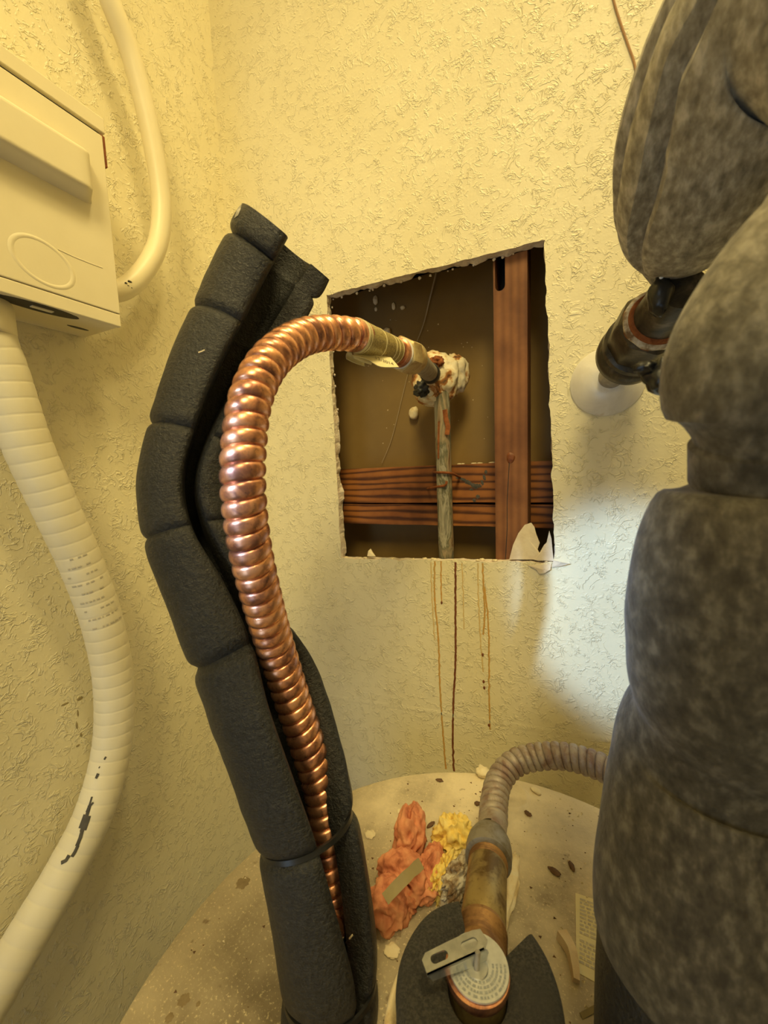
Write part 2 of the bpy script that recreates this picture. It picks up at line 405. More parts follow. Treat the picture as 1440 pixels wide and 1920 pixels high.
def make_back_wall():
    nO = len(outer); flat = outer+ringF; n = len(flat); flatB = outer+ringB
    tri = tessellate_polygon([[Vector((a, b, 0)) for a, b in outer], [Vector((a, b, 0)) for a, b in reversed(ringF)]])
    idx = list(range(nO)) + [nO+len(ringF)-1-i for i in range(len(ringF))]
    V = [(a, 0, b) for a, b in flat] + [(a, TH, b) for a, b in flatB]
    # a mid edge gives the cut core its rough, crumbled face
    mid0 = len(V); m = len(ringF)
    for i in range(m):
        a, b = ringF[i]; c, d = ringB[i]; k = .0016*noise.noise(Vector((i*.35, 2.2, 0)))
        V.append(((a+c)/2+k, TH*.5, (b+d)/2+k))
    Fc = []; mi = []
    for t in tri:
        f = tuple(idx[i] for i in t); Fc.append(f); mi.append(0); Fc.append(tuple(i+n for i in reversed(f))); mi.append(1)
    for i in range(m):
        j = (i+1) % m
        Fc.append((nO+i, nO+j, mid0+j, mid0+i)); mi.append(1); Fc.append((mid0+i, mid0+j, n+nO+j, n+nO+i)); mi.append(1)
    return obj('wall_back', V, Fc, [WALL, GYPSUM], midx=mi, smooth=False, kind='structure', label='cream textured drywall with a rectangular hole cut through it')
wb = make_back_wall()
box('wall_left', (-.10, FY, 0), (0, 0, CZ), WALL, kind='structure')
box('wall_right', (RX, FY, 0), (RX+.1, .2, CZ), WALL, kind='structure')
box('ceiling', (-.10, FY, CZ), (RX+.1, .2, CZ+.05), CEIL, kind='structure')
box('floor', (-.10, FY, -.05), (RX+.1, .2, 0), CONCRETE, kind='structure')
YP = .102                                # brown backing of the far side of the wall
box('wall_far', (-.10, YP, 0), (RX, YP+.0127, CZ), KRAFT, kind='structure', label='brown paper backing of the far wall seen inside the hole')
# drywall tape seam under the hole, a long low ridge
sm = [hit(u, v, 1, 0) for u, v in ((560, 1298), (780, 1330), (900, 1350), (1030, 1371), (1130, 1385), (1300, 1416))]
ribbon('tape_seam', [p for p in sm], .0045, .00025, NY, WALL, parent=wb)
# rust runs below the hole
def drip(pix, w, mat, seed):
    sp = spline([tuple(hit(u, v, 1, 0)) for u, v in pix], .0025); pts = []; hw = []
    for i, q in enumerate(sp):
        p = Vector(q[:3]); p.x += .0010*noise.fractal(Vector((q[-1]*130, seed, 0)), .9, 2, 3); pts.append(p)
        hw.append(w*(1+.45*noise.noise(Vector((q[-1]*220, seed+5, 0)))))
    ribbon('rust_streak', pts, hw, .00025, NY, mat, parent=wb)
drip([(815, 1052), (815, 1120), (822, 1200), (825, 1290), (831, 1380), (836, 1442)], .0013, ORANGE_STAIN, 1)
drip([(827, 1052), (827, 1090), (828, 1128)], .0010, ORANGE_STAIN, 2)
drip([(854, 1054), (854, 1150), (854, 1240), (850, 1320), (849, 1390), (851, 1446)], .0015, DARKRUST, 3)
drip([(905, 1056), (907, 1110), (909, 1150), (906, 1190)], .0012, ORANGE_STAIN, 4)
drip([(908, 1100), (915, 1160), (917, 1230), (917, 1300), (919, 1368)], .0011, ORANGE_STAIN, 5)
drip([(866, 1056), (868, 1100), (870, 1180)], .0008, FAINT_STAIN, 6)
drip([(896, 1056), (897, 1120), (901, 1200), (906, 1260)], .0010, FAINT_STAIN, 7)
drip([(808, 1054), (810, 1120), (815, 1200)], .0010, FAINT_STAIN, 8)
for i, (u, v) in enumerate([(828, 1130), (905, 1228), (907, 1278), (908, 1290), (917, 1360)]):
    blob('rust_spot', hit(u, v, 1, -.0002), (.0016, .0004, .0026), DARKRUST, seed=i+2, sub=2, parent=wb)
# torn paper at the hole's lower right corner and along its edge
def flap(name, pix, y0, y1, mat, parent, seed=0, label=None):
    """irregular piece of torn paper from pixel outline, leaning from y0 (first half) to y1."""
    ctr = Vector((0, 0, 0)); pts = []
    n = len(pix)
    for i, (u, v, k) in enumerate(pix): pts.append(hit(u, v, 1, y0+(y1-y0)*k))
    nrm = Vector((0, -1, .15)).normalized(); t = .0009
    V = [p+nrm*t for p in pts]+[p-nrm*t for p in pts]
    c1 = sum(V[:n], Vector())/n; V += [c1+nrm*.0006, c1-nrm*2*t]; Fc = []
    for i in range(n):
        j = (i+1) % n; Fc += [(i, j, 2*n), (n+j, n+i, 2*n+1), (i, n+i, n+j, j)]
    return obj(name, V, Fc, mat, parent=parent, label=label, smooth=False)
flap('torn_paper', [(955, 1049, 0), (962, 1022, .3), (972, 1000, .6), (984, 984, .9), (996, 980, 1), (1002, 988, 1), (1005, 1000, .8), (1012, 1018, .6), (1008, 1030, .4), (1018, 1049, 0)], .004, .012, PAPER, wb)
flap('torn_paper', [(1002, 1050, 0), (1012, 1036, .3), (1020, 1022, .5), (1026, 1016, .7), (1030, 995, 1), (1034, 1010, .8), (1038, 1052, 0)], .002, .010, PAPER, wb)
flap('torn_paper', [(1038, 1050, 0), (1052, 1054, 1), (1068, 1057, 1), (1050, 1062, .5), (1034, 1064, 0)], .0002, -.004, PAPER, wb)
flap('torn_paper', [(990, 1060, 0), (1034, 1057, 0), (1032, 1068, 1), (1022, 1074, 1), (1012, 1076, .6), (1006, 1068, .4)], -.0004, -.003, PAPER, wb)
flap('torn_paper', [(689, 1043, 0), (691, 1033, .6), (695, 1029, 1), (699, 1036, .7), (704, 1043, 0)], .001, .006, FLAKE, wb)
random.seed(3)
for i in range(16):                      # crumbs of plaster hanging on the top cut
    t = random.random(); p = HL[0].lerp(HL[1], t)+Vector((0, random.uniform(.008, .013), -.003)); s = random.uniform(.0008, .0022)
    blob('plaster_crumb', p, (s, s*.8, s), GYPSUM, seed=i, sub=2, parent=wb)
for i in range(8):
    t = random.random(); p = HL[3].lerp(HL[0], t)+Vector((.0012, random.uniform(.008, .013), 0)); s = random.uniform(.0007, .0015)
    blob('plaster_crumb', p, (s, s*.8, s*1.4), GYPSUM, seed=i+40, sub=2, parent=wb)
for i in range(16):
    t = random.random(); p = HL[2].lerp(HL[3], t)+Vector((0, random.uniform(.001, .011), .0005)); s = random.uniform(.001, .0026)
    blob('plaster_crumb', p, (s*1.5, s, s*.7), FLAKE, seed=i+70, sub=2, parent=wb)
# thin brown marks on the left wall
wl = bpy.data.objects['wall_left']
for i, (u, v, a, b) in enumerate([(122, 1320, .004, .0012), (150, 1310, .0035, .002), (146, 1338, .001, .004), (144, 1360, .001, .004), (152, 1378, .0012, .0025), (146, 1398, .002, .0014)]):
    p = hit(u, v, 0, 0.0)
    blob('brown_smear', p, (.0003, a, b), TAPE, seed=i+9, sub=3, amp=.5, freq=2, parent=wl)

# ------------------------------------------------------------------ inside the wall
ys = TH+.0005
sL, sR = hit(927, 760, 1, ys).x, hit(989, 760, 1, ys).x
def slot(cx, cz, w, h, n=8):
    r = w/2; pts = []
    for k in range(n+1): a = math.pi*k/n; pts.append((cx+r*math.cos(a), cz+h/2-r+r*math.sin(a)))
    for k in range(n+1): a = math.pi+math.pi*k/n; pts.append((cx+r*math.cos(a), cz-h/2+r+r*math.sin(a)))
    return pts
st = thing('wall_stud', 'reddish wooden stud with an oblong notch, upright inside the wall hole', 'stud', ((sL+sR)/2, ys+.02, 0))
hc = hit(935, 515, 1, ys); hb = hit(935, 546, 1, ys)
hh = .060
plate('stud_body', [[(sL, .0), (sR, 0), (sR, CZ-.005), (sL, CZ-.005)], list(reversed(slot(sL+.0085, hb.z+hh/2, .0125, hh)))],
      lambda a, b, t: (a, ys+t, b), .040, STUDW, parent=st)
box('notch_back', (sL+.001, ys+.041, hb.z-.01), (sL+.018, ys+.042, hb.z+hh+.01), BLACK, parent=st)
ck = [hit(u, v, 1, ys) for u, v in ((955, 865), (953, 900), (951, 940), (951, 990), (948, 1045), (946, 1080))]
ribbon('crack', ck, .0005, .0002, NY, BLACK, parent=st)
blob('knot', hit(958, 858, 1, ys), (.005, .0012, .007), DARKRUST, seed=4, sub=3, parent=st)
yb = .060
def zpx(u, v, y): return hit(u, v, 1, y).z
zt, zc, zb = zpx(780, 874, yb), zpx(780, 944, yb), zpx(780, 984, yb)
def board(name, z0, z1, label, notch):
    t = thing(name, label, 'board', (.35, yb+.02, z0), 'blocking boards inside the wall')
    V = []; n = 40; x0, x1 = .02, .86
    for i in range(n+1):
        x = x0+(x1-x0)*i/n
        e0 = .0012*noise.noise(Vector((x*18, z0*9, 1))); e1 = .0012*noise.noise(Vector((x*18, z1*9, 4)))
        V += [(x, yb, z0+e0), (x, yb, z1+e1), (x, yb+.038, z1+e1), (x, yb+.038, z0+e0)]
    Fc = []
    for i in range(n):
        for k in range(4): a = i*4+k; b = i*4+(k+1) % 4; Fc.append((a, b, b+4, a+4))
    Fc += [(3, 2, 1, 0), (n*4, n*4+1, n*4+2, n*4+3)]
    obj('board_body', V, Fc, BLOCKW, parent=t, sharp=30); return t
bu = board('blocking_board', zc+.0016, zt, 'wider upper blocking board with dark grain, behind the stud in the hole', 0)
bl = board('blocking_board', zb, zc-.0016, 'narrower lower blocking board directly under the wider grained board', 0)
# smudged dark lumber stamp on the upper board
for k, (u, v, a, b, r) in enumerate([(868, 899, .0050, .0022, .3), (879, 905, .0060, .0030, .5), (890, 911, .0062, .0034, .3), (898, 911, .0040, .0030, 0), (904, 905, .0020, .0036, -.2), (908, 895, .0022, .0040, -.2), (911, 885, .0022, .0026, 0), (858, 896, .0030, .0018, 0), (889, 938, .0024, .0022, .4), (896, 931, .0028, .0024, -.4), (884, 918, .0028, .0016, 0)]):
    blob('lumber_stamp', hit(u, v, 1, yb), (a, .0003, b), SCRAPE, seed=k+3, amp=.6, freq=2.2, sub=3, rot=(0, r, 0), parent=bu)
random.seed(11)
for i in range(10):
    x = random.uniform(855, 925); s = random.uniform(.0008, .002); p = hit(x, 866, 1, yb+.004); p.z = zt+.0006
    blob('sawdust', p, (s*2, s, s*.7), FLAKE, seed=i, sub=2, parent=bu)
# riser pipe
yr = .030
rx, rz = hit(833, 850, 1, yr).x, hit(825, 715, 1, yr).z
rp = thing('riser_pipe', 'corroded grey-green vertical steel pipe rising inside the wall hole', 'pipe', (rx, yr, 1.2))
sp = spline([(rx+.001, yr, 1.20), (rx, yr, 1.4), (rx-.001, yr, 1.55), (rx-.002, yr, rz)], .004)
tube('pipe_body', sp, lambda i, q, th: .0112*(1+.025*noise.noise(Vector((q[3]*90, math.cos(th)*2, math.sin(th)*2)))), RUSTPIPE, 24, parent=rp)
ribbon('rust_run', [hit(u, v, 1, yr-.0112) for u, v in ((834, 768), (836, 785), (840, 800), (838, 815))], .0035, .0006, NY, RUST, parent=rp)
ribbon('rust_run', [hit(u, v, 1, yr-.0112) for u, v in ((823, 790), (822, 830), (822, 860))], .0014, .0005, NY, RUST, parent=rp)
# bent nails that hold the pipe to the board
def nail(pix, label):
    sp = spline([tuple(hit(u, v, 1, y)) for u, v, y in pix], .002); c = sp[0]
    tube('bent_nail', sp, lambda i, q, th: .0018, RUST, 10, origin=c[:3], label=label, cat='nail', group='rusty bent nails holding the riser pipe')
nail([(813, 885, .058), (820, 886, yr-.008), (832, 886, yr-.0135), (848, 888, yr-.003), (862, 895, .0595)], 'upper rusty bent nail clamped across the riser pipe')
nail([(802, 916, .0595), (818, 913, yr-.006), (832, 911, yr-.0135), (837, 907, yr-.0138), (837, 902, yr-.0135)], 'lower rusty bent nail hooked on the front of the riser pipe')

# elbow caked in plaster, with the nipple that comes out of the wall
ec = P(824, 713, .604); ec.y = yr+.006
el = thing('pipe_elbow', 'rust-stained cream plaster lump over a pipe elbow inside the hole', 'pipe elbow', ec)
blob('plaster_lump', ec, (.0355, .026, .0370), PLASTER, seed=3, amp=.13, freq=1.5, sub=5, parent=el)
blob('plaster_bulge', ec+Vector((.026, .016, .006)), (.017, .016, .028), PLASTER, seed=8, amp=.25, freq=1.8, parent=el)
blob('plaster_bulge', ec+Vector((-.004, .004, -.027)), (.026, .022, .012), PLASTER, seed=5, amp=.3, freq=2.2, parent=el)
blob('dark_hole_patch', ec+Vector((-.014, -.022, -.016)), (.0115, .008, .0115), BLACK, seed=6, amp=.4, freq=2, parent=el)  # dark patch stands in for a black hole in the plaster
blob('rust_patch', ec+Vector((.008, -.0245, .016)), (.011, .005, .007), RUST, seed=9, amp=.6, freq=2.6, parent=el)
nA = P(782, 675, .452); nB = Vector((ec.x, ec.y-.012, ec.z))
nx = (nB-nA)
lathe('nipple', [(0, .0098), (.001, .0112), (nx.length*.6, .0112), (nx.length, .0112)], nA, nx, STEEL, 28, parent=el)
lathe('dark_ring', [(nx.length*.70, .0112), (nx.length*.72, .0135), (nx.length*.80, .0135), (nx.length*.82, .011)], nA, nx, BLACK, 28, parent=el)  # dark ring where the nipple enters the plaster
# little drips of plaster on the backing
def drop(u, v, r, y, label, sz=1.3):
    p = hit(u, v, 1, y-r*.7)
    blob('plaster_drip', p, (r, r*.8, r*sz), CREAM, seed=int(u), amp=.18, sub=3, origin=p, label=label, cat='plaster', group='plaster drips inside the wall')
drop(776, 775, .0085, YP, 'round cream plaster ball stuck below the caked elbow')
drop(704, 563, .0045, YP, 'upper cream plaster dab near the top left of the hole', 1.6)
drop(705, 580, .0026, YP, 'tiny plaster dot just under the upper left dab')
drop(738, 574, .0032, YP, 'curved cream plaster dab left of the cobweb', 1.8)
drop(755, 577, .0042, YP, 'oblong cream plaster dab closest to the cobweb', .7)
drop(725, 623, .0075, YP, 'cream plaster dab above the brass nut', .9)
random.seed(21)
dots = []
for i in range(26):
    u, v = random.uniform(690, 915), random.uniform(590, 850); dots.append((u, v))
V = []; Fc = []
for (u, v) in dots:
    p = hit(u, v, 1, YP); s = random.uniform(.0005, .0014); o = len(V)
    V += [p+Vector((s, 0, 0)), p+Vector((-s, 0, 0)), p+Vector((0, 0, s)), p+Vector((0, 0, -s)), p+Vector((0, -s, 0))]
    Fc += [(o, o+2, o+4), (o+2, o+1, o+4), (o+1, o+3, o+4), (o+3, o, o+4)]
obj('plaster_splatter', V, Fc, CREAM, origin=tuple(V[0]), label='fine pale plaster specks scattered over the brown backing paper', cat='splatter', kind='stuff')
wbp = [tuple(hit(u, v, 1, YP-.004)) for u, v in ((818, 512), (806, 560), (795, 605), (782, 640), (775, 660), (755, 740), (735, 820), (716, 868))]
sp = spline(wbp, .004)
tube('cobweb_strand', sp, lambda i, q, th: .0016*max(.22, 1-q[3]/.17), WEB, 8, origin=sp[0][:3], label='dusty cobweb strand hanging down the back of the hole', cat='cobweb')

# ------------------------------------------------------------------ water heater
TC = Vector((.497, -.337, 0)); TR = .249; TZ = 1.2
wh = thing('water_heater', 'grey-beige water heater tank with a dusty debris-strewn top', 'water heater', (TC.x, TC.y, 0))
lathe('tank_shell', [(0.02, TR-.006), (.025, TR), (TZ-.014, TR), (TZ-.006, TR+.0015), (TZ-.002, TR+.0008)], (TC.x, TC.y, 0), (0, 0, 1), TANK, 120, parent=wh)
# lid: disc with a real dimple
dm = hit(957, 1492, 2, TZ); DR = .0165
def lid():
    V = []; Fc = []; nr, na = 44, 128
    V.append(Vector((TC.x, TC.y, TZ)))
    for i in range(1, nr+1):
        r = (TR+.0008)*i/nr
        for k in range(na):
            a = 2*math.pi*k/na; p = Vector((TC.x+r*math.cos(a), TC.y+r*math.sin(a), TZ))
            d = (p.xy-dm.xy).length
            if r > TR-.004: p.z -= .0022*((r-TR+.004)/.0048)**2
            V.append(p)
    for k in range(na): Fc.append((0, 1+k, 1+(k+1) % na))
    for i in range(nr-1):
        for k in range(na):
            a = 1+i*na+k; b = 1+i*na+(k+1) % na; Fc.append((a, a+na, b+na, b))
    return obj('tank_lid', V, Fc, TANK, parent=wh)
lid()
lathe('lid_dimple_ring', [(0, DR+.005), (.0014, DR+.002), (.0014, DR), (.0003, DR-.002), (.0003, .002), (.0003, .0)], (dm.x, dm.y, TZ), (0, 0, 1), TANK, 40, parent=wh)
for dx, dy in ((.0, .05), (.6, .05)):
    pass
for k in range(3):
    a = 2*math.pi*k/3+.5
    lathe('tank_foot', [(0, .02), (.024, .018)], (TC.x+.19*math.cos(a), TC.y+.19*math.sin(a), 0), (0, 0, 1), BLACK, 16, parent=wh)
# rating sticker on the lid
q0, q1, q2, q3 = (hit(u, v, 2, TZ+.0004) for u, v in ((1079, 1674), (1190, 1712), (1150, 1860), (1081, 1822)))
obj('rating_label', [q0, q1, q2, q3]+[p-Vector((0, 0, .0004)) for p in (q0, q1, q2, q3)], [(0, 1, 2, 3), (4, 7, 6, 5), (0, 4, 5, 1), (1, 5, 6, 2), (2, 6, 7, 3), (3, 7, 4, 0)], CARD, parent=wh, smooth=False, label='cream label with lines of small print')
lbl = [o for o in bpy.data.objects if o.name == 'rating_label'][0]
random.seed(5)
for i in range(17):
    if i in (10,): continue
    t0 = .07+.05*i; a = q0.lerp(q3, t0); b = q1.lerp(q2, t0); x = .08
    while x < .9:
        w = random.uniform(.04, .13); p = a.lerp(b, x); q = a.lerp(b, min(.93, x+w)); dz = Vector((0, 0, .0002)); dn = (q3-q0).normalized()*.00085
        obj('print_line', [p-dn+dz, q-dn+dz, q+dn+dz, p+dn+dz], [(0, 1, 2, 3)], PRINT, parent=lbl, smooth=False); x += w+.03
# bare stains on the lid
for i, (u, v, r) in enumerate([(345, 1875, .0035), (455, 1655, .0050), (372, 1882, .0014), (318, 1908, .0025)]):
    p = hit(u, v, 2, TZ+.0001); blob('dark_stain', p, (r, r, .0002), simple('dark_brown_stain_%d' % i, (.22, .16, .085, 1), (.30, .23, .13, 1), 120, .7), seed=i, amp=.5, freq=2, sub=3, parent=wh)

# ------------------------------------------------------------------ left pipe-foam sleeve, split open
LI = Vector((.389, -.353, TZ))            # cold inlet on the lid
#        u     v     d    slit angle (deg, from the lens side towards picture right), gap (deg), arc scale
FP = [(540, 458, .312, 38, 84, 1.00), (505, 518, .318, 36, 78, 1.0), (468, 590, .321, 30, 66, 1.0), (414, 700, .317, 18, 44, 1.0), (373, 815, .310, 6, 24, 1.0),
      (354, 910, .306, 2, 18, 1.0), (366, 1000, .304, 8, 18, 1.0), (405, 1105, .302, 22, 18, 1.0), (455, 1215, .300, 36, 50, 1.02), (498, 1300, .298, 40, 84, 1.02),
      (543, 1430, .294, 36, 74, 1.0), (575, 1545, .290, 32, 52, .99), (598, 1660, .284, 34, 40, .99), (614, 1770, .279, 38, 26, .99), (620, 1850, .275, 40, 14, .98)]
pts = []
for u, v, d, an, g, sc in FP:
    p = P(u, v, d); pts.append((p.x, p.y, p.z, an, g, sc))
pts.append((LI.x, LI.y, TZ+.001, 44, 14, .97))
fsp = spline(pts, .0022)
FL = fsp[-1][-1]
def near_s(u, v):
    best = None
    for q in fsp:
        p = Vector(q[:3])-CAM; z = p.dot(FW); uu, vv = 720+F*p.dot(RT)/z, 960-F*p.dot(UP)/z
        e = (uu-u)**2+(vv-v)**2
        if best is None or e < best[0]: best = (e, q[-1])
    return best[1]
creases = [near_s(u, v)+0 for u, v in ((512, 503), (450, 628), (377, 822), (372, 992), (452, 1208), (577, 1552), (620, 1845))]
cw = [.0022, .0026, .0024, .0022, .0040, .0040, .0036]; cdp = [.115, .10, .10, .085, .15, .16, .13]
T0 = .0190; ARC = 2*math.pi*.0232
ls = thing('foam_pipe_sleeve', 'black split foam pipe sleeve gaping open beside the bright copper hose', 'pipe insulation', tuple(LI))
def foam_sleeve():
    fr = frames(fsp, CAM); V = []; Fc = []; UV = []; mi = []
    no, ni, ne = 44, 26, 5; ring = no+ni+2*ne
    for i, (p, t, v, w) in enumerate(fr):
        q = fsp[i]; an = math.radians(q[3]); g = math.radians(max(6, q[4])); sc = q[5]; s = q[-1]
        # tangent runs downwards, so w points to picture right or left: fix it to the right
        if w.dot(RT) < 0: w = -w
        k = 0
        for c, ww, dd in zip(creases, cw, cdp):
            x = (s-c)/ww; k += dd/(1+x*x)**1.3
        lump = 1+.022*noise.noise(Vector((s*60, 3.3, 0)))
        th = T0*sc*(1-k*1.5)*lump
        rm = ARC*sc/(2*math.pi-g)
        ro = (rm+T0*sc*.5)*(1-k)*lump; ri = ro-th*1.0
        if i < 6: ro -= .0012*((6-i)/6)**2
        er = .0032
        prof = []
        a0 = an+g/2; a1 = an+2*math.pi-g/2
        da = er/ro
        for j in range(no+1-1):
            f = j/(no-1); prof.append((a0+da+(a1-a0-2*da)*f, ro, 0))
        for j in range(ne):
            f = (j+.5)/ne; prof.append((a1-da*(1-math.sin(f*math.pi))*.35, ro+(ri-ro)*f, 1 if f > .6 else 0))
        for j in range(ni):
            f = j/(ni-1); prof.append((a1-da*.6+(a0-a1+1.2*da)*f, ri, 1))
        for j in range(ne):
            f = (j+.5)/ne; prof.append((a0+da*(1-math.sin(f*math.pi))*.35, ri+(ro-ri)*f, 1 if f < .4 else 0))
        for j, (a, r, m) in enumerate(prof):
            wob = 1+.012*noise.noise(Vector((math.cos(a)*2.2, math.sin(a)*2.2, s*25)))
            V.append(p+(v*math.cos(a)+w*math.sin(a))*(r*wob)); UV.append((s, j/ring))
            if i == 0: mi.append(m)
    mrow = mi[:]; mi = []
    for i in range(len(fr)-1):
        for k in range(ring):
            a = i*ring+k; b = i*ring+(k+1) % ring; Fc.append((a, b, b+ring, a+ring)); mi.append(mrow[k])
    for base in (0, (len(fr)-1)*ring):     # end faces: quads between the outer and the inner arc
        for j in range(no-1):
            k0 = no+ne+int(round((no-1-j)/(no-1)*(ni-1))); k1 = no+ne+int(round((no-2-j)/(no-1)*(ni-1)))
            f = (base+j, base+j+1, base+k1, base+k0) if k0 != k1 else (base+j, base+j+1, base+k0)
            Fc.append(f); mi.append(0)
        Fc.append(tuple(base+x for x in [no-1]+list(range(no, no+ne))+[no+ne])); mi.append(0)
        Fc.append(tuple(base+x for x in [no+ne+ni-1]+list(range(no+ne+ni, ring))+[0])); mi.append(0)
    return obj('foam_body', V, Fc, [FOAM, FOAM_IN], uvs=UV, midx=mi, parent=ls, sharp=50)
foam_sleeve()
def tie_ring(name, s, r0, parent, sp, width, thick, mat, toward=CAM, tilt=0, el=1.0):
    """strap: flat band closed around a sleeve at arc length s."""
    i = min(range(len(sp)), key=lambda k: abs(sp[k][-1]-s)); p, t, v, w = frames(sp, toward)[i]
    if w.dot(RT) < 0: w = -w
    V = []; Fc = []; n = 64
    for k in range(n):
        a = 2*math.pi*k/n; d = v*math.cos(a)+w*math.sin(a)*el; sh = t*(tilt*math.cos(a-1.0))
        for (dr, dt) in ((0, -.5), (thick, -.4), (thick, .4), (0, .5)):
            V.append(p+d*(r0+dr)+t*(dt*width)+sh)
    for k in range(n):
        for j in range(4):
            a = k*4+j; b = k*4+(j+1) % 4; c = ((k+1) % n)*4+(j+1) % 4; e = ((k+1) % n)*4+j; Fc.append((a, b, c, e))
    return obj(name, V, Fc, mat, parent=parent), p, t, v, w
def ro_at(s):
    q = min(fsp, key=lambda k: abs(k[-1]-s)); g = math.radians(max(6, q[4])); return (ARC*q[5]/(2*math.pi-g)+T0*q[5]*.5)
for ci, f in ((5, .862), (6, .895)):
    tie_ring('zip_tie', creases[ci], ro_at(creases[ci])*f, ls, fsp, .0042, .0016, NYLON, tilt=.0)
# pale scuffs and straw bits on the foam; last strip paints a highlight
from mathutils.bvhtree import BVHTree
fo = [o for o in ls.children if o.name.startswith('foam_body')][0]
bv = BVHTree.FromPolygons([v.co+Vector(ls.location) for v in fo.data.vertices], [tuple(p.vertices) for p in fo.data.polygons])
def on_foam(u, v):
    h = bv.ray_cast(CAM, ray(u, v).normalized()); return h[0], h[1]
for k, (pix, hw) in enumerate([([(372, 661), (378, 659), (384, 656)], .0005), ([(648, 1768), (655, 1760), (662, 1752)], .0006), ([(640, 1762), (646, 1756)], .0005), ([(616, 1668), (618, 1662)], .0006), ([(611, 1655), (614, 1650)], .0004), ([(449, 388), (446, 398), (442, 408)], .0030)]):
    hp_ = [on_foam(u, v) for u, v in pix]
    if all(h[0] is not None for h in hp_):
        ribbon('scuff_highlight', [h[0] for h in hp_], hw, .0003, hp_[0][1], CREAM if k < 5 else DUSTY_LIT, parent=ls)
# ------------------------------------------------------------------ copper corrugated hose
HPx = [(618, 1700, .291), (615, 1610, .298), (610, 1535, .301), (600, 1475, .301), (578, 1400, .298), (548, 1310, .293), (516, 1210, .280), (488, 1110, .258), (466, 1010, .242), (456, 910, .234),
       (459, 820, .236), (473, 740, .243), (507, 676, .259), (558, 637, .284), (608, 625, .306), (662, 628, .326)]
hp = [tuple(P(*q)) for q in HPx]
hose = thing('copper_water_hose', 'shiny corrugated copper water hose arching from the tank to the wall hole', 'water hose', tuple(LI))
low = [(LI.x, LI.y, TZ+.004), (LI.x-.002, LI.y+.001, TZ+.045)]
hx = P(742, 660, .403)-Vector(hp[-1]); hsp = spline(low+hp+[tuple(Vector(hp[-1])+hx.normalized()*.022)], .0009)
PITCH = .0094; HR = .0130
def rib(i, q, th):
    x = (q[-1]/PITCH + th/(2*math.pi)) % 1.0
    b = math.sqrt(max(0, 1-(2*x-1)**2*.985))
    return HR*(.845+.155*b)
helix_tube('corrugated_tube', hsp, HR, .80, PITCH, COPPER, 36, hose)
# smooth end with the printed label, then the nut
e0 = Vector(hp[-1]); e1 = P(742, 660, .403); ax = e1-e0; La = ax.length
lathe('smooth_cuff', [(-.004, .0125), (.0, .0128), (La*.55, .0122), (La+.006, .0120)], e0, ax, COPPER, 36, parent=hose)
lab = lathe('label_band', [(.003, .0120), (.0032, .0136), (La*.30, .0134), (La*.6, .0130), (La*.92, .0127), (La*.922, .0118)], e0, ax, PRLABEL, 40, parent=hose, label='yellowed label band with fine print')
for f, r in ((.05, .01375), (.10, .0137), (.43, .0135), (.70, .0132), (.79, .0131), (.90, .0130)):
    w = .0014 if f != .05 else .003
    lathe('label_seam', [(La*f-w/2, r-.0006), (La*f-w/2, r), (La*f+w/2, r), (La*f+w/2, r-.0006)], e0, ax, CARD, 40, parent=lab)
# loose curled tail of the label, with the date
tt = spline([tuple(P(*q)) for q in ((655, 651, .336), (680, 660, .344), (705, 666, .352), (733, 670, .366))], .003)
tb = spline([tuple(P(*q)) for q in ((661, 666, .329), (688, 673, .336), (713, 687, .343), (748, 688, .357))], .003)
n = min(len(tt), len(tb)); V = []; Fc = []
for i in range(n):
    a = Vector(tt[int(i*(len(tt)-1)/(n-1))][:3]); b = Vector(tb[int(i*(len(tb)-1)/(n-1))][:3]); V += [a, b]
V2 = V+[p+FW*.0006-UP*.0004 for p in V]
for i in range(n-1):
    a = 2*i; Fc += [(a, a+1, a+3, a+2), (2*n+a, 2*n+a+2, 2*n+a+3, 2*n+a+1), (a, a+2, 2*n+a+2, 2*n+a), (a+1, 2*n+a+1, 2*n+a+3, a+3)]
Fc += [(0, 2*n, 2*n+1, 1), (2*n-2, 2*n-1, 4*n-1, 4*n-2)]
tail = obj('label_tail', V2, Fc, CARD, parent=lab, label='loose cream label tail printed with a date')
cr = spline([tuple(P(*q)) for q in ((656, 666, .333), (672, 674, .342), (690, 680, .352))], .002)
def curl():
    V = []; Fc = []; fr = frames(cr); m = 14
    for p, t, v, w in fr:
        for k in range(m):
            a = -2.2+4.4*k/(m-1); V.append(p+(v*math.cos(a)+w*math.sin(a))*.0045)
    for i in range(len(fr)-1):
        for k in range(m-1): a = i*m+k; Fc.append((a, a+1, a+m+1, a+m))
    o = obj('label_curl', V, Fc, CARD, parent=lab); md = o.modifiers.new('solid', 'SOLIDIFY'); md.thickness = .0004
curl()
def text_mesh(txt, size, org, xd, yd, mat, parent, name):
    cu = bpy.data.curves.new(name, 'FONT'); cu.body = txt; cu.size = size; cu.align_x = 'CENTER'; cu.align_y = 'CENTER'
    o = bpy.data.objects.new(name+'_tmp', cu); COL.objects.link(o); dg = bpy.context.evaluated_depsgraph_get(); dg.update()
    me = o.evaluated_get(dg).to_mesh(); V = [Vector(org)+xd*v.co.x+yd*v.co.y for v in me.vertices]; Fc = [tuple(p.vertices) for p in me.polygons]
    o.evaluated_get(dg).to_mesh_clear(); bpy.data.objects.remove(o); bpy.data.curves.remove(cu)
    return obj(name, V, Fc, mat, parent=parent, smooth=False)
i0 = int((n-1)*.78); A0 = (V[2*i0]+V[2*i0+1])/2; yd = (V[2*i0]-V[2*i0+1]).normalized()
xd = (V[2*n-2]+V[2*n-1]-V[2*int((n-1)*.55)]-V[2*int((n-1)*.55)+1]).normalized(); xd = (xd-yd*xd.dot(yd)).normalized()
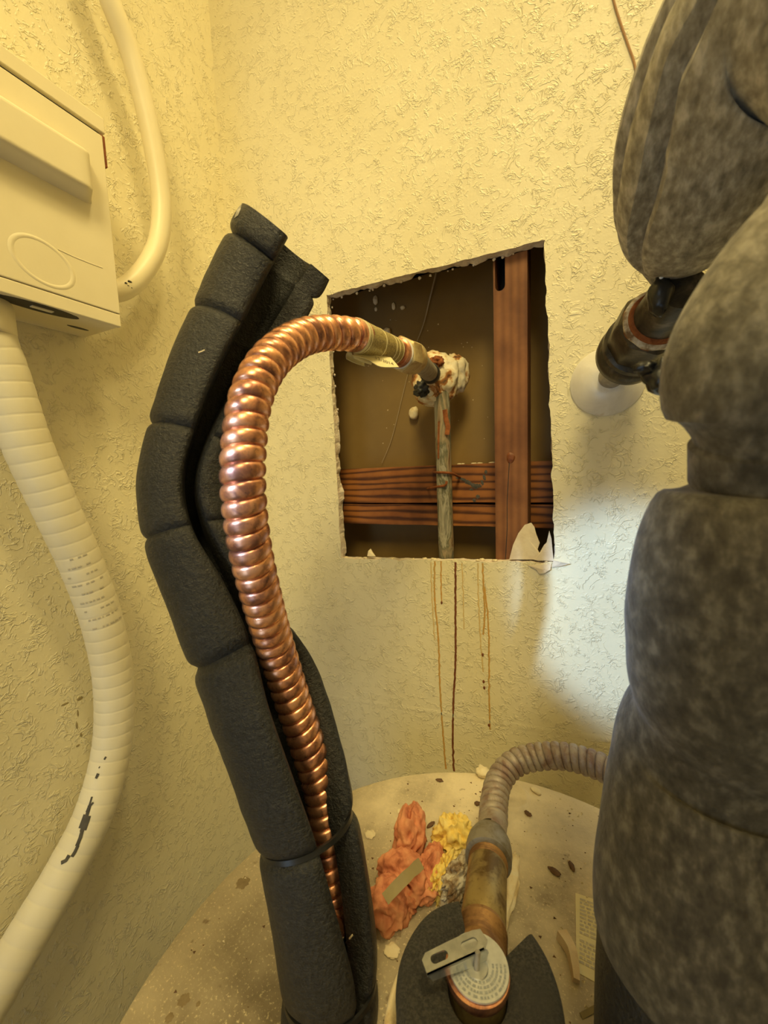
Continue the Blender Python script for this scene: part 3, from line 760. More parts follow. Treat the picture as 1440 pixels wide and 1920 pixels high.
nn = xd.cross(yd).normalized(); nn = nn if nn.dot(CAM-A0) > 0 else -nn
text_mesh('12/2014', .0058, A0+nn*.0007, xd, yd, INK, tail, 'date_print')
# union nut
nd = (nA-e1); ln = nd.length
lathe('copper_flare', [(-.001, .0120), (.004, .0125), (.0055, .0142), (.0075, .0142), (.009, .0120)], e1, nd, COPPER, 36, parent=hose)
lathe('gasket', [(.0085, .0120), (.009, .0150), (.0105, .0150), (.011, .0120)], e1, nd, WHITEP, 36, parent=hose)
lathe('union_nut', [(.0105, .0150), (.012, .0178), (.015, .0186), (ln*.55, .0186), (ln*.62, .0172)], e1, nd, NUT, 48, sides=6, parent=hose)
lathe('union_collar', [(ln*.58, .0150), (ln*.62, .0165), (ln*.80, .0168), (ln*.86, .0150), (ln*.95, .0140), (ln*.98, .0112)], e1, nd, NUT, 40, parent=hose)

# ------------------------------------------------------------------ right: escutcheon, union, thick foam loop, hot side
w0 = hit(1138, 716, 1, 0); fdir = Vector((.026, -.111, .022)).normalized()
es = lathe('wall_escutcheon', [(0.0002, .0385), (.002, .0385), (.006, .0350), (.013, .0255), (.017, .0165), (.017, .0136)], w0, (0, -1, 0), ESCUT, 56, origin=tuple(w0), label='dull white domed escutcheon plate on the wall beside the hole', cat='escutcheon')
un = thing('pipe_union', 'greasy dark pipe union on the stub coming out of the escutcheon', 'pipe union', tuple(w0))
lathe('pipe_stub', [(.001, .0133), (.075, .0133)], w0, fdir, STEEL, 32, parent=un)
lathe('union_collar', [(.050, .0133), (.051, .0265), (.055, .0300), (.064, .0305), (.069, .0285), (.071, .0262), (.074, .0262), (.076, .0298), (.082, .0298), (.085, .0255)], w0+fdir*.011, fdir, GREASY, 56, parent=un)
lathe('union_body', [(.082, .0255), (.086, .0290), (.108, .0300), (.118, .0295), (.121, .0265)], w0+fdir*.011, fdir, GREASY, 64, sides=8, parent=un)
lathe('rusty_seat', [(.119, .0265), (.123, .0235), (.126, .0225), (.127, .0205)], w0+fdir*.011, fdir, RUST, 48, parent=un)
lathe('white_joint', [(.1195, .0262), (.1225, .0262), (.124, .0240)], w0+fdir*.011, fdir, CRUST, 48, parent=un)
lathe('union_tail', [(.124, .0200), (.150, .0190), (.165, .0160)], w0+fdir*.011, fdir, GREASY, 40, parent=un)
RO = Vector((.592, -.324, TZ))            # hot outlet on the lid
#        u    v     d     radius
RP = [(1258, 530, .330, .012), (1262, 480, .315, .024), (1285, 410, .285, .042), (1330, 300, .245, .0520), (1385, 170, .215, .0540), (1470, 30, .185, .0520), (1600, -70, .160, .0470),
      (1740, 20, .147, .0430), (1770, 230, .140, .0420), (1690, 430, .136, .0410), (1565, 575, .136, .0405), (1500, 690, .140, .0405), (1492, 765, .143, .0368), (1482, 815, .146, .0295), (1477, 860, .149, .0280), (1474, 905, .152, .0285), (1466, 948, .1535, .0370), (1445, 1005, .156, .0425), (1425, 1110, .159, .0445),
      (1405, 1230, .168, .0450), (1365, 1345, .184, .0410), (1345, 1430, .196, .0440)]
rp_ = []
for u, v, d, r in RP:
    p = P(u, v, d); rp_.append((p.x, p.y, p.z, r))
rs = thing('foam_hose_loop', 'thick dusty brown-black foam sleeve looping in the right foreground', 'pipe insulation', tuple(RO))
E0 = Vector(rp_[-1][:3])
rp_ += [(RO.x+.003, RO.y+.003, TZ+.150, .0485), (RO.x+.001, RO.y+.001, TZ+.110, .0450)]
rsp = spline(rp_, .003)
tie_i = min(range(len(rsp)), key=lambda k: (Vector(rsp[k][:3])-P(1477, 860, .149)).length)
tie_s = rsp[tie_i][-1]; cd_i = min(range(len(rsp)), key=lambda k: (Vector(rsp[k][:3])-Vector(P(1365, 1345, .184))).length); cd_s = rsp[cd_i][-1]
rend = rsp[-1][-1]
def rad_loop(i, q, th):
    r = q[3]; s = q[-1]
    # two pleats run along the picture-left flank of the upper limb and close at the tied end
    if s < .42:
        f = min(1, max(0, (s-.01)/.08))
        for a0 in (PL1, PL2):
            d = math.atan2(math.sin(th-a0), math.cos(th-a0)); r *= 1-.24*f*math.exp(-(d/.085)**2)
    x = (s-tie_s)/.009; r *= 1-.06/(1+x*x)
    x = (s-cd_s)/.008; r *= 1-.10/(1+x*x)
    if s > rend-.012: r *= 1-.18*((s-rend+.012)/.012)**2
    return r*(1+.018*noise.noise(Vector((s*40, math.cos(th)*1.6, math.sin(th)*1.6))))
PL1, PL2 = math.radians(-62), math.radians(-28)
fr0 = frames(rsp, CAM)[20]
if fr0[3].dot(RT) < 0: PL1, PL2 = -PL1, -PL2
tube('foam_body', rsp, rad_loop, DUSTY_LIT, 80, toward=CAM, parent=rs)
# clean straight sleeve on the tank outlet
esp = spline([(RO.x, RO.y, TZ+.001, .0), (RO.x, RO.y, TZ+.06, 0), (RO.x+.001, RO.y+.001, TZ+.125, 0)], .004)
lo_c = TZ+.02
tube('lower_sleeve', esp, lambda i, q, th: .0440*(1-.05/(1+((q[-1]-.028)/.003)**2))*(1+.01*noise.noise(Vector((q[-1]*30, math.cos(th), math.sin(th))))), FOAM, 64, parent=rs, label='cleaner black foam sleeve standing on the tank')
tie_ring('foam_strap', tie_s, .0275, rs, rsp, .0185, .0022, DUSTY_LIT)
# knotted tie ends where the sleeve is bound to the union
k1 = P(1236, 556, .30); k2 = P(1214, 706, .19)
kt = thing('tie_knot', 'black nylon tie knot where the thick foam meets the union', 'cable tie', tuple(k1))
blob('tie_head', k1, (.008, .009, .014), NYLON, seed=2, amp=.3, sub=3, parent=kt)
lathe('tie_tail', [(0, .0016), (.02, .0014)], k1+Vector((0, -.004, .008)), (.1, -.2, 1), WHITEP, 10, parent=kt)
kt2 = thing('tie_knot', 'black frayed tie end sticking out below the union', 'cable tie', tuple(k2))
blob('tie_head', k2+RT*.006, (.007, .007, .008), NYLON, seed=5, amp=.45, freq=2, sub=3, parent=kt2)
blob('tie_end', k2+RT*-.001+UP*.004, (.005, .004, .003), NYLON, seed=7, amp=.5, freq=2, sub=3, parent=kt2)
# thin wire on the wall up there
sp = spline([tuple(hit(u, v, 1, -.0012)) for u, v in ((1130, -120), (1142, -50), (1152, 5), (1166, 50), (1180, 90), (1190, 120), (1198, 170))], .006)
tube('thin_wire', sp, lambda i, q, th: .0011, WIRE, 8, origin=sp[0][:3], label='thin brown wire hanging down the wall at top right', cat='wire')

# ------------------------------------------------------------------ relief valve, its outlet pipe and the grey hose
VC = Vector((.488, -.345, TZ)); ZD = P(893, 1818, .23).z
rv = thing('relief_valve', 'brass relief valve with an aluminium disc and zinc test lever on the tank', 'relief valve', tuple(VC))
lathe('valve_body', [(0, .012), (.03, .012), (.032, .0155), (ZD-TZ-.010, .0160), (ZD-TZ-.006, .0150)], VC, (0, 0, 1), BRASS, 40, parent=rv)
lathe('copper_rim', [(ZD-TZ-.010, .0150), (ZD-TZ-.006, .0174), (ZD-TZ-.003, .0182), (ZD-TZ-.0005, .0178), (ZD-TZ-.0004, .0150)], VC, (0, 0, 1), COPPER, 56, parent=rv)
VD = Vector((VC.x+.0005, VC.y+.001, ZD))
dsc = lathe('name_disc', [(-.0006, .0165), (.0, .0170), (.0008, .0168), (.0009, .0)], VD, (0, 0, 1), ALU, 64, parent=rv, label='round aluminium disc with rings of stamped lettering')
random.seed(9)
for ri, r in enumerate((.0148, .0126, .0104, .0082)):
    a = -2.9
    while a < .45:
        w = random.uniform(.05, .16)*.0148/r; hgt = .00055; z = ZD+.00105
        ps = []
        for rr, aa in ((r-hgt, a), (r-hgt, a+w), (r+hgt, a+w), (r+hgt, a)): ps.append((VD.x+rr*math.cos(aa), VD.y+rr*math.sin(aa), z))
        obj('stamped_mark', ps, [(0, 1, 2, 3)], STAMP, parent=dsc, smooth=False); a += w+random.choice((.04, .04, .10))
lathe('hub', [(0.0005, .0062), (.0012, .0064), (.0016, .0060), (.0016, 0)], VD+Vector((-.0005, -.0015, 0)), (0, 0, 1), ZINC, 36, parent=rv)
# lever: folded zinc channel with two slots
LA, LB = hit(797, 1806, 2, ZD+.0095), hit(905, 1758, 2, ZD+.0095)
lx = (LB-LA).normalized(); ly = Vector((-lx.y, lx.x, 0)); LL = (LB-LA).length
lev = thing('x', 'x', 'x', (0, 0, 0)); bpy.data.objects.remove(lev)
rings = [[(-.001, -.0055), (LL-.002, -.0055), (LL+.002, -.002), (LL+.001, .0045), (LL-.004, .0055), (LL*.45, .0052), (.002, .0045), (-.001, .002)],
         list(reversed([(y+.0, x) for x, y in slot(.0, LL*.24, .0046, .0105)])), list(reversed([(y, x) for x, y in slot(.0, LL*.76, .0046, .0105)]))]
def lmap(a, b, t): return LA+lx*a+ly*b-Vector((0, 0, t))
rings[1] = [(LL*.24+(a-LL*.24), b) for a, b in rings[1]]
lever = plate('test_lever', rings, lmap, .0011, ZINC, parent=rv)
prof = [(-.001, 0), (LL*.25, 0), (LL*.75, 0), (LL-.002, 0), (LL+.0005, .003), (LL-.001, .0075), (LL*.82, .0085), (LL*.6, .0075), (LL*.3, .0058), (.002, .0050)]
plate('lever_flange', [[(a, b) for a, b in prof]], lambda a, b, t: LA+lx*a+ly*(-.0055-t+.0011)-Vector((0, 0, b)), .0011, ZINC, parent=lever)
lathe('lever_pin', [(0, .0016), (.010, .0016), (.0105, .0012)], VD+Vector((-.0005, -.0030, 0)), (0.05, .25, 1), STEEL, 16, parent=rv)
# outlet pipe
O0 = Vector((VC.x-.001, VC.y+.010, 1.266)); O1 = P(917, 1592, .330)
od = O1-O0; OL = od.length
lathe('outlet_threads', [(0, .0150), (.012, .0152)]+[(.012+.0022*k+dx, r) for k in range(6) for dx, r in ((0, .0148), (.0011, .0158))]+[(.027, .0150)], O0, od, BRASS_RING, 44, parent=rv)
lathe('outlet_pipe', [(.026, .0140), (.028, .0148), (OL*.52, .0146), (OL*.86, .0144)], O0, od, BRASS, 44, parent=rv)
lathe('outlet_threads', [(OL*.80, .0144)]+[(OL*.80+.0020*k+dx, r) for k in range(4) for dx, r in ((0, .0143), (.0010, .0151))]+[(OL*.92, .0143)], O0, od, BRASS_RING, 44, parent=rv)
gh = thing('grey_corrugated_hose', 'tarnished grey-brown corrugated hose curving from the relief valve behind the thick foam', 'hose', tuple(O1))
lathe('hose_nut', [(-.012, .0150), (-.011, .0178), (-.002, .0182), (.006, .0172), (.013, .0145), (.016, .0125)], O1, od, SOLDER, 44, parent=gh)
g0 = O1+od.normalized()*.010
gp = [tuple(g0), tuple(P(924, 1545, .362)), tuple(P(927, 1500, .388)), tuple(P(937, 1462, .408)), tuple(P(962, 1433, .418)), tuple(P(1000, 1420, .418)), tuple(P(1050, 1417, .408)), tuple(P(1100, 1428, .396)), tuple(P(1150, 1450, .38)), tuple(P(1200, 1490, .36))]
gsp = spline(gp, .0009)
GP = .0078
def grib(i, q, th):
    if q[-1] < .026: return .0122
    x = (q[-1]/GP+th/(2*math.pi)*.6*0) % 1; b = math.sqrt(max(0, 1-(2*x-1)**2*.985))
    return .0128*(.86+.14*b)
helix_tube('corrugated_tube', gsp, .0130, .80, GP, OLDCOPPER, 32, gh, .026)
for i, (u, v) in enumerate([(1076, 1412), (932, 1515), (922, 1553)]):
    pass
# foam collar round the valve: a C open at the back for the outlet
fc = thing('foam_valve_collar', 'charcoal foam collar wrapped around the relief valve', 'pipe insulation', tuple(VC))
def collar(name, r0, r1, z0, z1, a0, a1, mat, parent, ctr, sx=1.0, sy=1.0, rnd=.006):
    prof = [(r0, z0), (r1, z0), (r1, z1-rnd)]
    for k in range(1, 6):
        a = math.pi/2*k/5; prof.append((r1-rnd+rnd*math.cos(a), z1-rnd+rnd*math.sin(a)))
    prof += [(r0+.004, z1), (r0, z1-.003)]
    n = 72; V = []; m = len(prof)
    for i in range(n+1):
        a = a0+(a1-a0)*i/n
        for r, z in prof:
            k = 1+.03*noise.noise(Vector((math.cos(a)*1.5, math.sin(a)*1.5, z*30)))
            V.append((ctr.x+math.cos(a)*r*k*sx, ctr.y+math.sin(a)*r*k*sy, z))
    Fc = []
    for i in range(n):
        for k in range(m): A = i*m+k; B = i*m+(k+1) % m; Fc.append((A, B, B+m, A+m))
    Fc += [tuple(range(m)), tuple(range(n*m+m-1, n*m-1, -1))]
    return obj(name, V, Fc, mat, parent=parent, sharp=50)
GRAIN = foam_mat('grainy_charcoal_foam', (.012, .011, .010, 1), (.060, .053, .042, 1), (.030, .027, .023, 1), .05, 700, False, .8)
cc = Vector((VC.x+.001, VC.y-.004, 0))
collar('collar_body', .0165, .0455, TZ+.0005, ZD-.0055, math.radians(90+30), math.radians(450-34), GRAIN, fc, cc, 1.0, 1.08)
pr = collar('cream_foam_ring', .030, .0520, TZ+.0004, TZ+.040, math.radians(112), math.radians(208), CREAM, None, cc, 1, 1.05) if False else None
cf = thing('cream_foam_ring', 'curved cream foam shell peeking out behind the charcoal collar', 'foam', (cc.x, cc.y, TZ))
collar('ring_body', .0465, .0535, TZ+.0004, TZ+.050, math.radians(118), math.radians(212), CREAM, cf, cc, 1.0, 1.08, .003)
# cream sealant smeared along the right of the brass pipe, rusty crumb spread
blob('sealant_smear', P(950, 1670, .335), (.008, .034, .006), CREAM, seed=12, amp=.35, freq=1.8, rot=(0, 0, -.05), floor=TZ+.0003, origin=tuple(P(950, 1670, .335)), label='cream sealant smear lying along the right of the brass pipe', cat='sealant')
# white crust and browned foam against the left of the nut
c0 = P(868, 1640, .330)
blob('mineral_crust', c0, (.009, .019, .012), CRUST, seed=4, amp=.5, freq=2.2, rot=(.2, 0, -.5), ridge=.5, sub=5, floor=TZ+.0003, origin=tuple(c0), label='flaky white and brown mineral crust beside the hose nut', cat='deposit')
c1 = P(850, 1700, .315); c1.z = TZ+.012
blob('mineral_crust', c1, (.012, .016, .013), CRUST, seed=14, amp=.5, freq=2.4, ridge=.5, sub=5, floor=TZ+.0003, origin=tuple(c1), label='crumbling brown crust in front of the yellow foam', cat='deposit')

# ------------------------------------------------------------------ scraps on the tank lid
def scrap(name, u, v, rad, mat, seed, label, cat, rotz=0, amp=.35, freq=1.6, ridge=.5, group=None, lift=.7):
    p = hit(u, v, 2, TZ); c = Vector((p.x, p.y, TZ+rad[2]*lift))
    return blob(name, c, rad, mat, seed=seed, amp=amp, freq=freq, rot=(0, 0, rotz), floor=TZ+.0002, ridge=ridge, sub=5, origin=(p.x, p.y, TZ), label=label, cat=cat, group=group)
G = 'glass wool tufts on the tank lid'
scrap('glass_wool_tuft', 770, 1590, (.0135, .024, .021), PINK, 3, 'upright pointed salmon glass wool tuft farthest back on the tank', 'glass wool', .15, .30, 1.15, .45, G)
scrap('glass_wool_tuft', 752, 1650, (.019, .014, .015), PINK, 6, 'salmon glass wool tuft under the tan tape strip', 'glass wool', .5, .30, 1.15, .45, G)
scrap('glass_wool_tuft', 785, 1672, (.017, .015, .013), PINK, 9, 'salmon glass wool tuft in the middle, right of the tape strip', 'glass wool', -.3, .30, 1.15, .45, G)
scrap('glass_wool_tuft', 812, 1650, (.011, .020, .014), PINK, 13, 'ragged salmon glass wool tuft touching the yellow foam', 'glass wool', .2, .30, 1.15, .45, G)
scrap('glass_wool_tuft', 728, 1722, (.015, .015, .017), PINK, 17, 'rounded salmon glass wool tuft nearest the open black sleeve', 'glass wool', .2, .30, 1.15, .45, G)
scrap('glass_wool_tuft', 762, 1702, (.010, .011, .009), PINK, 19, 'small salmon glass wool wad in front of the tape strip', 'glass wool', .2, .30, 1.15, .45, G)
scrap('yellow_foam_chunk', 852, 1592, (.0165, .0165, .017), YELLOW, 5, 'bright yellow lumpy spray foam chunk beside the hose nut', 'foam', .3, .30, 1.8, .6)
scrap('yellow_foam_chunk', 834, 1660, (.008, .018, .013), YELLOW, 8, 'narrow yellow foam shred in front of the bright yellow chunk', 'foam', -.15, .35, 2.2, .5)
ts = [P(722, 1686, .308), P(744, 1662, .312), P(766, 1640, .318), P(790, 1618, .330)]
def strip(name, pts, half, thick, mat, **kw):
    sp = spline([tuple(p) for p in pts], .003); fr = frames(sp, CAM); V = []; Fc = []
    for i, (p, t, v, w) in enumerate(fr):
        h = half*(1+.12*noise.noise(Vector((i*.4, 1, 2))))
        V += [p-w*h, p+w*h, p+w*h-v*thick, p-w*h-v*thick]
    for i in range(len(fr)-1):
        for k in range(4): a = i*4+k; b = i*4+(k+1) % 4; Fc.append((a, b, b+4, a+4))
    m = len(V); Fc += [(3, 2, 1, 0), (m-4, m-3, m-2, m-1)]
    return obj(name, V, Fc, mat, **kw)
strip('tape_strip', ts, .0040, .0006, TAPE, origin=tuple(ts[0]), label='olive-tan strip of tape lying over the glass wool', cat='tape')
sa, sb = hit(1052, 1748, 2, TZ+.004), hit(1080, 1838, 2, TZ+.003)
def splinter():
    sp = spline([tuple(sa), tuple(sa.lerp(sb, .35)+Vector((.003, 0, .002))), tuple(sa.lerp(sb, .7)+Vector((.002, 0, .001))), tuple(sb)], .003); fr = frames(sp, sa+Vector((0, 0, 5)))
    V = []; Fc = []
    for i, (p, t, v, w) in enumerate(fr):
        f = i/(len(fr)-1); h = .0042*(1-.55*f)+.0006; hgt = .0038
        V += [p-w*h+v*.001, p+w*h*.6+v*.002, p+w*h-v*hgt, p-w*h-v*hgt]
    for i in range(len(fr)-1):
        for k in range(4): a = i*4+k; b = i*4+(k+1) % 4; Fc.append((a, b, b+4, a+4))
    m = len(V); Fc += [(3, 2, 1, 0), (m-4, m-3, m-2, m-1)]
    obj('wood_splinter', V, Fc, WOODCHIP, origin=tuple(sa), label='pale wood splinter lying beside the printed label', cat='splinter', sharp=25)
splinter()
def chip(name, u, v, rx_, ry_, rz_, mat, seed, label, cat, rot=0, group=None):
    p = hit(u, v, 2, TZ); blob(name, (p.x, p.y, TZ+rz_*.9), (rx_, ry_, rz_), mat, seed=seed, amp=.35, freq=1.6, sub=3, rot=(0, 0, rot), floor=TZ+.0001, origin=(p.x, p.y, TZ), label=label, cat=cat, group=group)
chip('plaster_chip', 905, 1452, .008, .009, .0045, FLAKE, 2, 'cream plaster chip at the far rim of the tank', 'chip', .3)
chip('paint_flake', 694, 1566, .005, .005, .0010, FLAKE, 4, 'cream paint flake right beside the black sleeve', 'flake', 0, 'flakes on the tank lid')
chip('paint_flake', 1006, 1786, .0035, .003, .0014, FLAKE, 6, 'square cream flake at the right edge of the charcoal collar', 'flake', .4, 'flakes on the tank lid')
chip('paint_flake', 735, 1785, .006, .005, .0012, FLAKE, 8, 'cream flake left of the charcoal collar', 'flake', .2, 'flakes on the tank lid')
chip('paint_flake', 1005, 1484, .0065, .004, .0014, FLAKE, 10, 'curled beige flake near the far right rim', 'flake', -.6, 'flakes on the tank lid')
chip('paint_flake', 752, 1525, .0055, .003, .0010, FLAKE, 12, 'small flake behind the pointed glass wool tuft', 'flake', -.3, 'flakes on the tank lid')
chip('bark_chip', 808, 1548, .0022, .0052, .0014, CHIP, 3, 'dark brown chip between the pink tuft and the yellow foam', 'chip', -.4, 'dark chips on the tank lid')
chip('bark_chip', 1040, 1636, .0055, .0030, .0012, CHIP, 5, 'dark brown chip right of the brass pipe', 'chip', -.4, 'dark chips on the tank lid')
chip('bark_chip', 1072, 1626, .0022, .0048, .0012, CHIP, 7, 'thin dark chip near the thick foam', 'chip', .5, 'dark chips on the tank lid')
chip('bark_chip', 895, 1508, .003, .0028, .0012, CHIP, 9, 'small dark crumb left of the corrugated hose bend', 'chip', .5, 'dark chips on the tank lid')
chip('bark_chip', 824, 1464, .0042, .0026, .0010, CHIP, 11, 'brown chip near the far rim under the rust runs', 'chip', .1, 'dark chips on the tank lid')
chip('bark_chip', 990, 1527, .0045, .0026, .0010, CHIP, 15, 'brown chip in front of the lid dimple', 'chip', -.6, 'dark chips on the tank lid')
chip('bark_chip', 832, 1588, .0025, .0052, .0014, CHIP, 16, 'dark chip on the left flank of the yellow foam', 'chip', -.3, 'dark chips on the tank lid')
p = hit(1090, 1905, 2, TZ+.001); q = hit(1130, 1885, 2, TZ+.001)
strip('twig', [p, p.lerp(q, .5)+Vector((0, 0, .0006)), q], .0015, .0012, TAPE, origin=tuple(p), label='short brown twig at the foot of the thick foam', cat='twig')
# uncountable grit
random.seed(31); V = []; Fc = []; mi = []
for i in range(2600):
    r = TR*.97*math.sqrt(random.random()); a = random.uniform(0, 2*math.pi); x, y = TC.x+r*math.cos(a), TC.y+r*math.sin(a)
    if x < .36 and random.random() < .75: continue
    if (Vector((x, y, 0))-Vector((VC.x, VC.y-.01, 0))).length < .05: continue
    s = random.choice((.0004, .0005, .0007, .0007, .0010, .0016)); b = random.uniform(0, 6.28); o = len(V)
    for k in range(3): V.append((x+s*math.cos(b+k*2.1), y+s*math.sin(b+k*2.1)*.8, TZ+.0001))
    V.append((x, y, TZ+s*.7)); m = 0 if random.random() < .72 else 1
    Fc += [(o, o+1, o+3), (o+1, o+2, o+3), (o+2, o, o+3), (o, o+2, o+1)]; mi += [m]*4
obj('grit', V, Fc, [FLAKE, CHIP], midx=mi, origin=(TC.x, TC.y, TZ), smooth=False, label='fine pale and dark grit strewn over the tank lid', cat='grit', kind='stuff')

# ------------------------------------------------------------------ left wall: disconnect box and conduits
BX = .07; yR = hit(228, 614, 0, BX).y; zB = hit(228, 614, 0, BX).z; zT = hit(180, 212, 0, BX).z; yF = yR-.26
eb = thing('electrical_box', 'cream painted metal electrical box on the left wall', 'electrical box', (0, (yR+yF)/2, zB))
zc0 = hit(228, 590, 0, BX).z; zg = hit(183, 246, 0, BX).z
box('box_body', (.0005, yF, zB), (BX-.006, yR-.001, zT), BEIGE, .0015, parent=eb)
box('bottom_lip', (BX-.007, yF, zB), (BX, yR, zc0-.0006), BEIGE, .0012, parent=eb)
box('top_lip', (BX-.007, yF, zg+.0022), (BX, yR+.004, zT), BEIGE, .0012, parent=eb)
cov = box('cover', (BX-.007, yF, zc0), (BX+.0005, yR, zg-.002), BEIGE, .0010, parent=eb)
box('shadow_gap', (BX-.0075, yF, zg-.003), (BX-.004, yR-.001, zg+.003), SCRAPE, parent=eb)  # dark strip stands in for the shade at the cover's top edge
# pressed bar on the cover, rounded at its end
zr1, zr0 = hit(178, 300, 0, BX).z, hit(183, 392, 0, BX).z; yr1 = hit(183, 360, 0, BX+.012).y
def pressed():
    V = []; Fc = []; ny, nz = 40, 24; hz = (zr1-zr0)/2; cz = (zr1+zr0)/2
    for i in range(ny+1):
        y = yF+(yr1-yF)*i/ny; e = max(0, (yr1-y)); e = min(e, y-yF); endk = math.sqrt(max(0, 1-max(0, 1-e/.012)**2))
        for j in range(nz+1):
            t = -1+2*j/nz; prf = min(1, (1-abs(t))*3.0); prf = math.sin(prf*math.pi/2)
            V.append((BX+.0004+.016*prf*endk, y, cz+hz*t))
    for i in range(ny):
        for j in range(nz): a = i*(nz+1)+j; Fc.append((a, a+1, a+nz+2, a+nz+1))
    obj('pressed_bar', V, Fc, BEIGE, parent=cov, sharp=70)
pressed()
# rusty hinge tab at the upper right corner
box('rusty_hinge', (BX-.006, yR-.001, hit(188, 305, 0, BX).z), (BX-.001, yR+.0035, zg), RUST, .0006, parent=eb)
# ring left by an old sticker and a scratch
rc = hit(82, 492, 0, BX+.0005); V = []; Fc = []; n = 48
for k in range(n):
    a = 2*math.pi*k/n; d = Vector((0, .026*math.cos(a)-.004*math.sin(a), .021*math.sin(a)))
    for f, h in ((.86, 0), (.92, .0005), (.98, .0005), (1.04, 0)): V.append(rc+d*f+NX*h)
for k in range(n):
    for j in range(3): a = k*4+j; b = ((k+1) % n)*4+j; Fc.append((a, a+1, b+1, b))
obj('glue_ring', V, Fc, BEIGE, parent=cov)
ribbon('scratch', [hit(u, v, 0, BX+.0005) for u, v in ((108, 467), (140, 482), (170, 494), (192, 502))], .0007, .0004, NX, BEIGE, parent=cov)
blob('rust_fleck', hit(105, 275, 0, BX+.013), (.001, .0014, .002), RUST, seed=2, sub=2, parent=cov)
# knock-outs in the underside
def kslot(y, x, ly_, lx_, mat=BLACK):
    V = []; n = 28
    for k in range(n): a = 2*math.pi*k/n; V.append((x+lx_*math.sin(a), y+ly_*math.cos(a), zB-.0002))
    obj('knockout', V+[(v[0], v[1], zB+.0004) for v in V], [tuple(range(n)), tuple(range(2*n-1, n-1, -1))]+[(k, (k+1) % n, n+(k+1) % n, n+k) for k in range(n)], mat, parent=eb, smooth=False)
kc = hit(88, 570, 2, zB)
kslot(kc.y, BX-.012, .036, .011)
kslot(kc.y-.022, BX-.034, .006, .004); kslot(kc.y-.045, BX-.045, .007, .003); kslot(kc.y+.050, BX-.040, .011, .003, SCRAPE)
box('knockout_tab', (BX-.014, kc.y-.006, zB-.0012), (BX-.009, kc.y+.012, zB-.0003), BEIGE, parent=eb)
# rigid painted conduit: from above, bends into the box side
XC = .036
cp = [(150, -190), (178, -90), (206, 0), (246, 105), (276, 220), (297, 330), (303, 405), (293, 465), (266, 512), (232, 542)]
cpt = [tuple(hit(u, v, 0, XC)) for u, v in cp]
qe = Vector(cpt[-1]); cpt.append((XC, qe.y-.03, qe.z-.016))
csp = spline([(XC, cpt[0][1]-.02, CZ-.002)]+[(XC, cpt[0][1]-.012, cpt[0][2]+.3)]+cpt, .005)
rc_ = thing('rigid_conduit', 'smooth cream painted rigid conduit bending into the electrical box', 'conduit', tuple(cpt[-1]))
tube('conduit_tube', csp, lambda i, q, th: .0118, BEIGE, 32, parent=rc_)
jn = Vector(cpt[-2]); jd = (Vector(cpt[-3])-jn).normalized()
for k, (u, v, a) in enumerate([(236, 531, .0016), (243, 528, .0022), (240, 536, .0014), (246, 540, .0012)]):
    c = hit(u, v, 0, XC+.0108); blob('paint_chip', c, (.0014, a, a*.6), SCRAPE, seed=k, amp=.5, sub=2, parent=rc_)
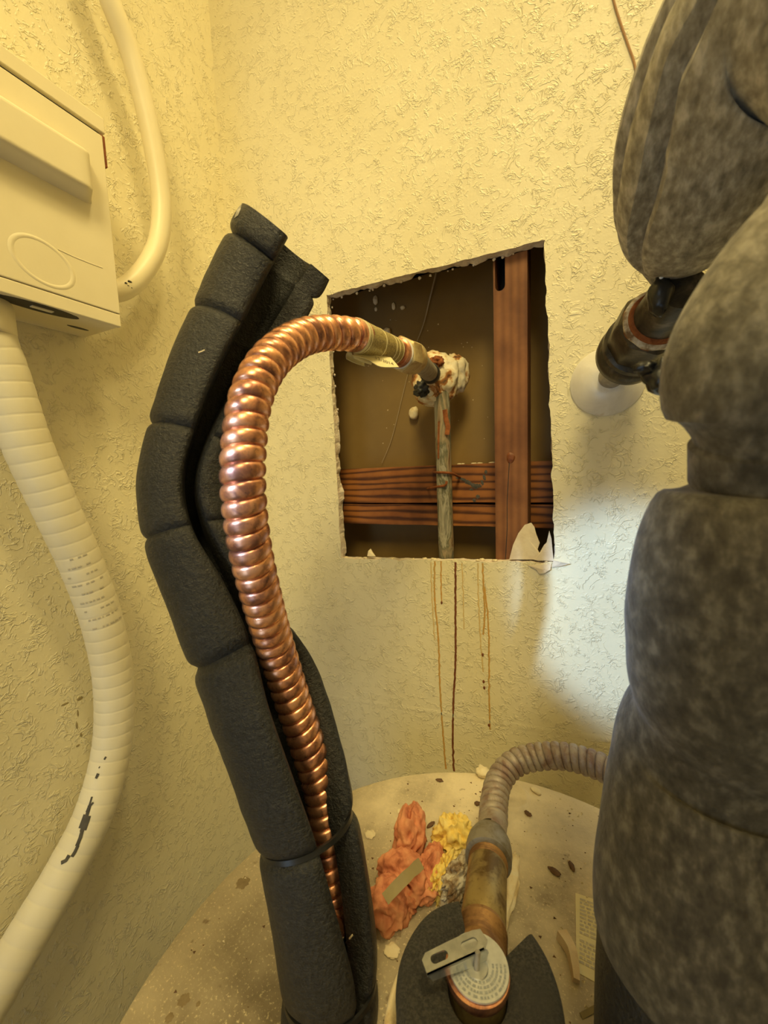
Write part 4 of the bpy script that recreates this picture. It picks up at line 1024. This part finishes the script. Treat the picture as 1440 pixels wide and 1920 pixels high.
# flexible conduit out of the underside
XF = .034
fp = [(-18, 640), (2, 690), (50, 830), (104, 950), (156, 1065), (193, 1170), (213, 1280), (210, 1400), (178, 1520), (124, 1630), (60, 1740), (-5, 1850), (-70, 1960)]
fpt = [tuple(hit(u, v, 0, XF+(.004 if v > 1500 else 0))) for u, v in fp]
f0 = Vector(fpt[0]); fpt = [(XF, f0.y-.004, zB+.0)]+fpt
fxs = spline(fpt, .0010)
fx = thing('flexible_conduit', 'cream ribbed flexible conduit sagging down the left wall', 'conduit', tuple(fpt[0]))
def frib(i, q, th):
    x = (q[-1]/.0150) % 1.0
    return .0207*(1-.012*max(0, 1-min(x, 1-x)/.07)) + .00025*math.sin(x*math.pi)
tube('conduit_hose', fxs, frib, CREAMPVC, 32, parent=fx)
ffr = frames(fxs, CAM)
def on_hose(u, v, lift=.0003):
    """nearest sample of the hose to a sight line, with the surface point there."""
    d = ray(u, v).normalized(); best = None
    for i in range(0, len(fxs), 2):
        p = Vector(fxs[i][:3])-CAM; e = (p-d*p.dot(d)).length
        if best is None or e < best[0]: best = (e, i, p.dot(d))
    e, i, t = best; p, tg, v_, w_ = ffr[i]; q = CAM+d*t; off = q-p; off -= tg*off.dot(tg)
    r = .0209+lift; m = min(off.length, r*.98); sd = off.normalized() if off.length > 1e-6 else w_
    nrm = v_*math.sqrt(max(.0004, 1-(m/r)**2))+sd*(m/r)
    # keep the along-axis shift of the sight line
    return p+nrm.normalized()*r + tg*((q-p).dot(tg)), nrm.normalized(), tg
for pix, hw in (([(198, 1412), (201, 1406)], .0010), ([(188, 1430), (190, 1426)], .0006), ([(183, 1450), (187, 1440)], .0015), ([(173, 1500), (179, 1494)], .001), ([(158, 1548), (163, 1532), (168, 1515), (172, 1500)], .0018), ([(163, 1545), (167, 1532), (171, 1518)], .0022), ([(155, 1542), (159, 1530), (164, 1516)], .0016), ([(166, 1512), (172, 1498), (176, 1484)], .0010), ([(150, 1575), (156, 1560), (160, 1545)], .0018), ([(141, 1595), (147, 1585), (152, 1574)], .0016), ([(121, 1607), (130, 1602), (136, 1592)], .0018)):
    pp = [on_hose(u, v) for u, v in pix]
    ribbon('dark_scrape', [a[0] for a in pp], hw, .0002, pp[0][1], SCRAPE, parent=fx)
random.seed(17)
for k in range(9):                           # faded print, one short line on each turn
    uc, vc = 136+k*7.6, 1036+k*15.2
    x = -26
    while x < 26:
        w = random.uniform(3, 8)
        if random.random() < .72:
            a = on_hose(uc+x, vc-x*.36+3); b = on_hose(uc+x+w, vc-(x+w)*.36+3)
            ribbon('faded_print', [a[0], b[0]], .0010, .0001, a[1], PRINT, parent=fx)
        x += w+random.uniform(1.5, 4)
lathe('conduit_connector', [(-.030, .0225), (-.028, .0240), (-.004, .0240), (0, .0225)], (XF, f0.y-.004, zB), (0, 0, 1), BEIGE, 40, parent=fx)
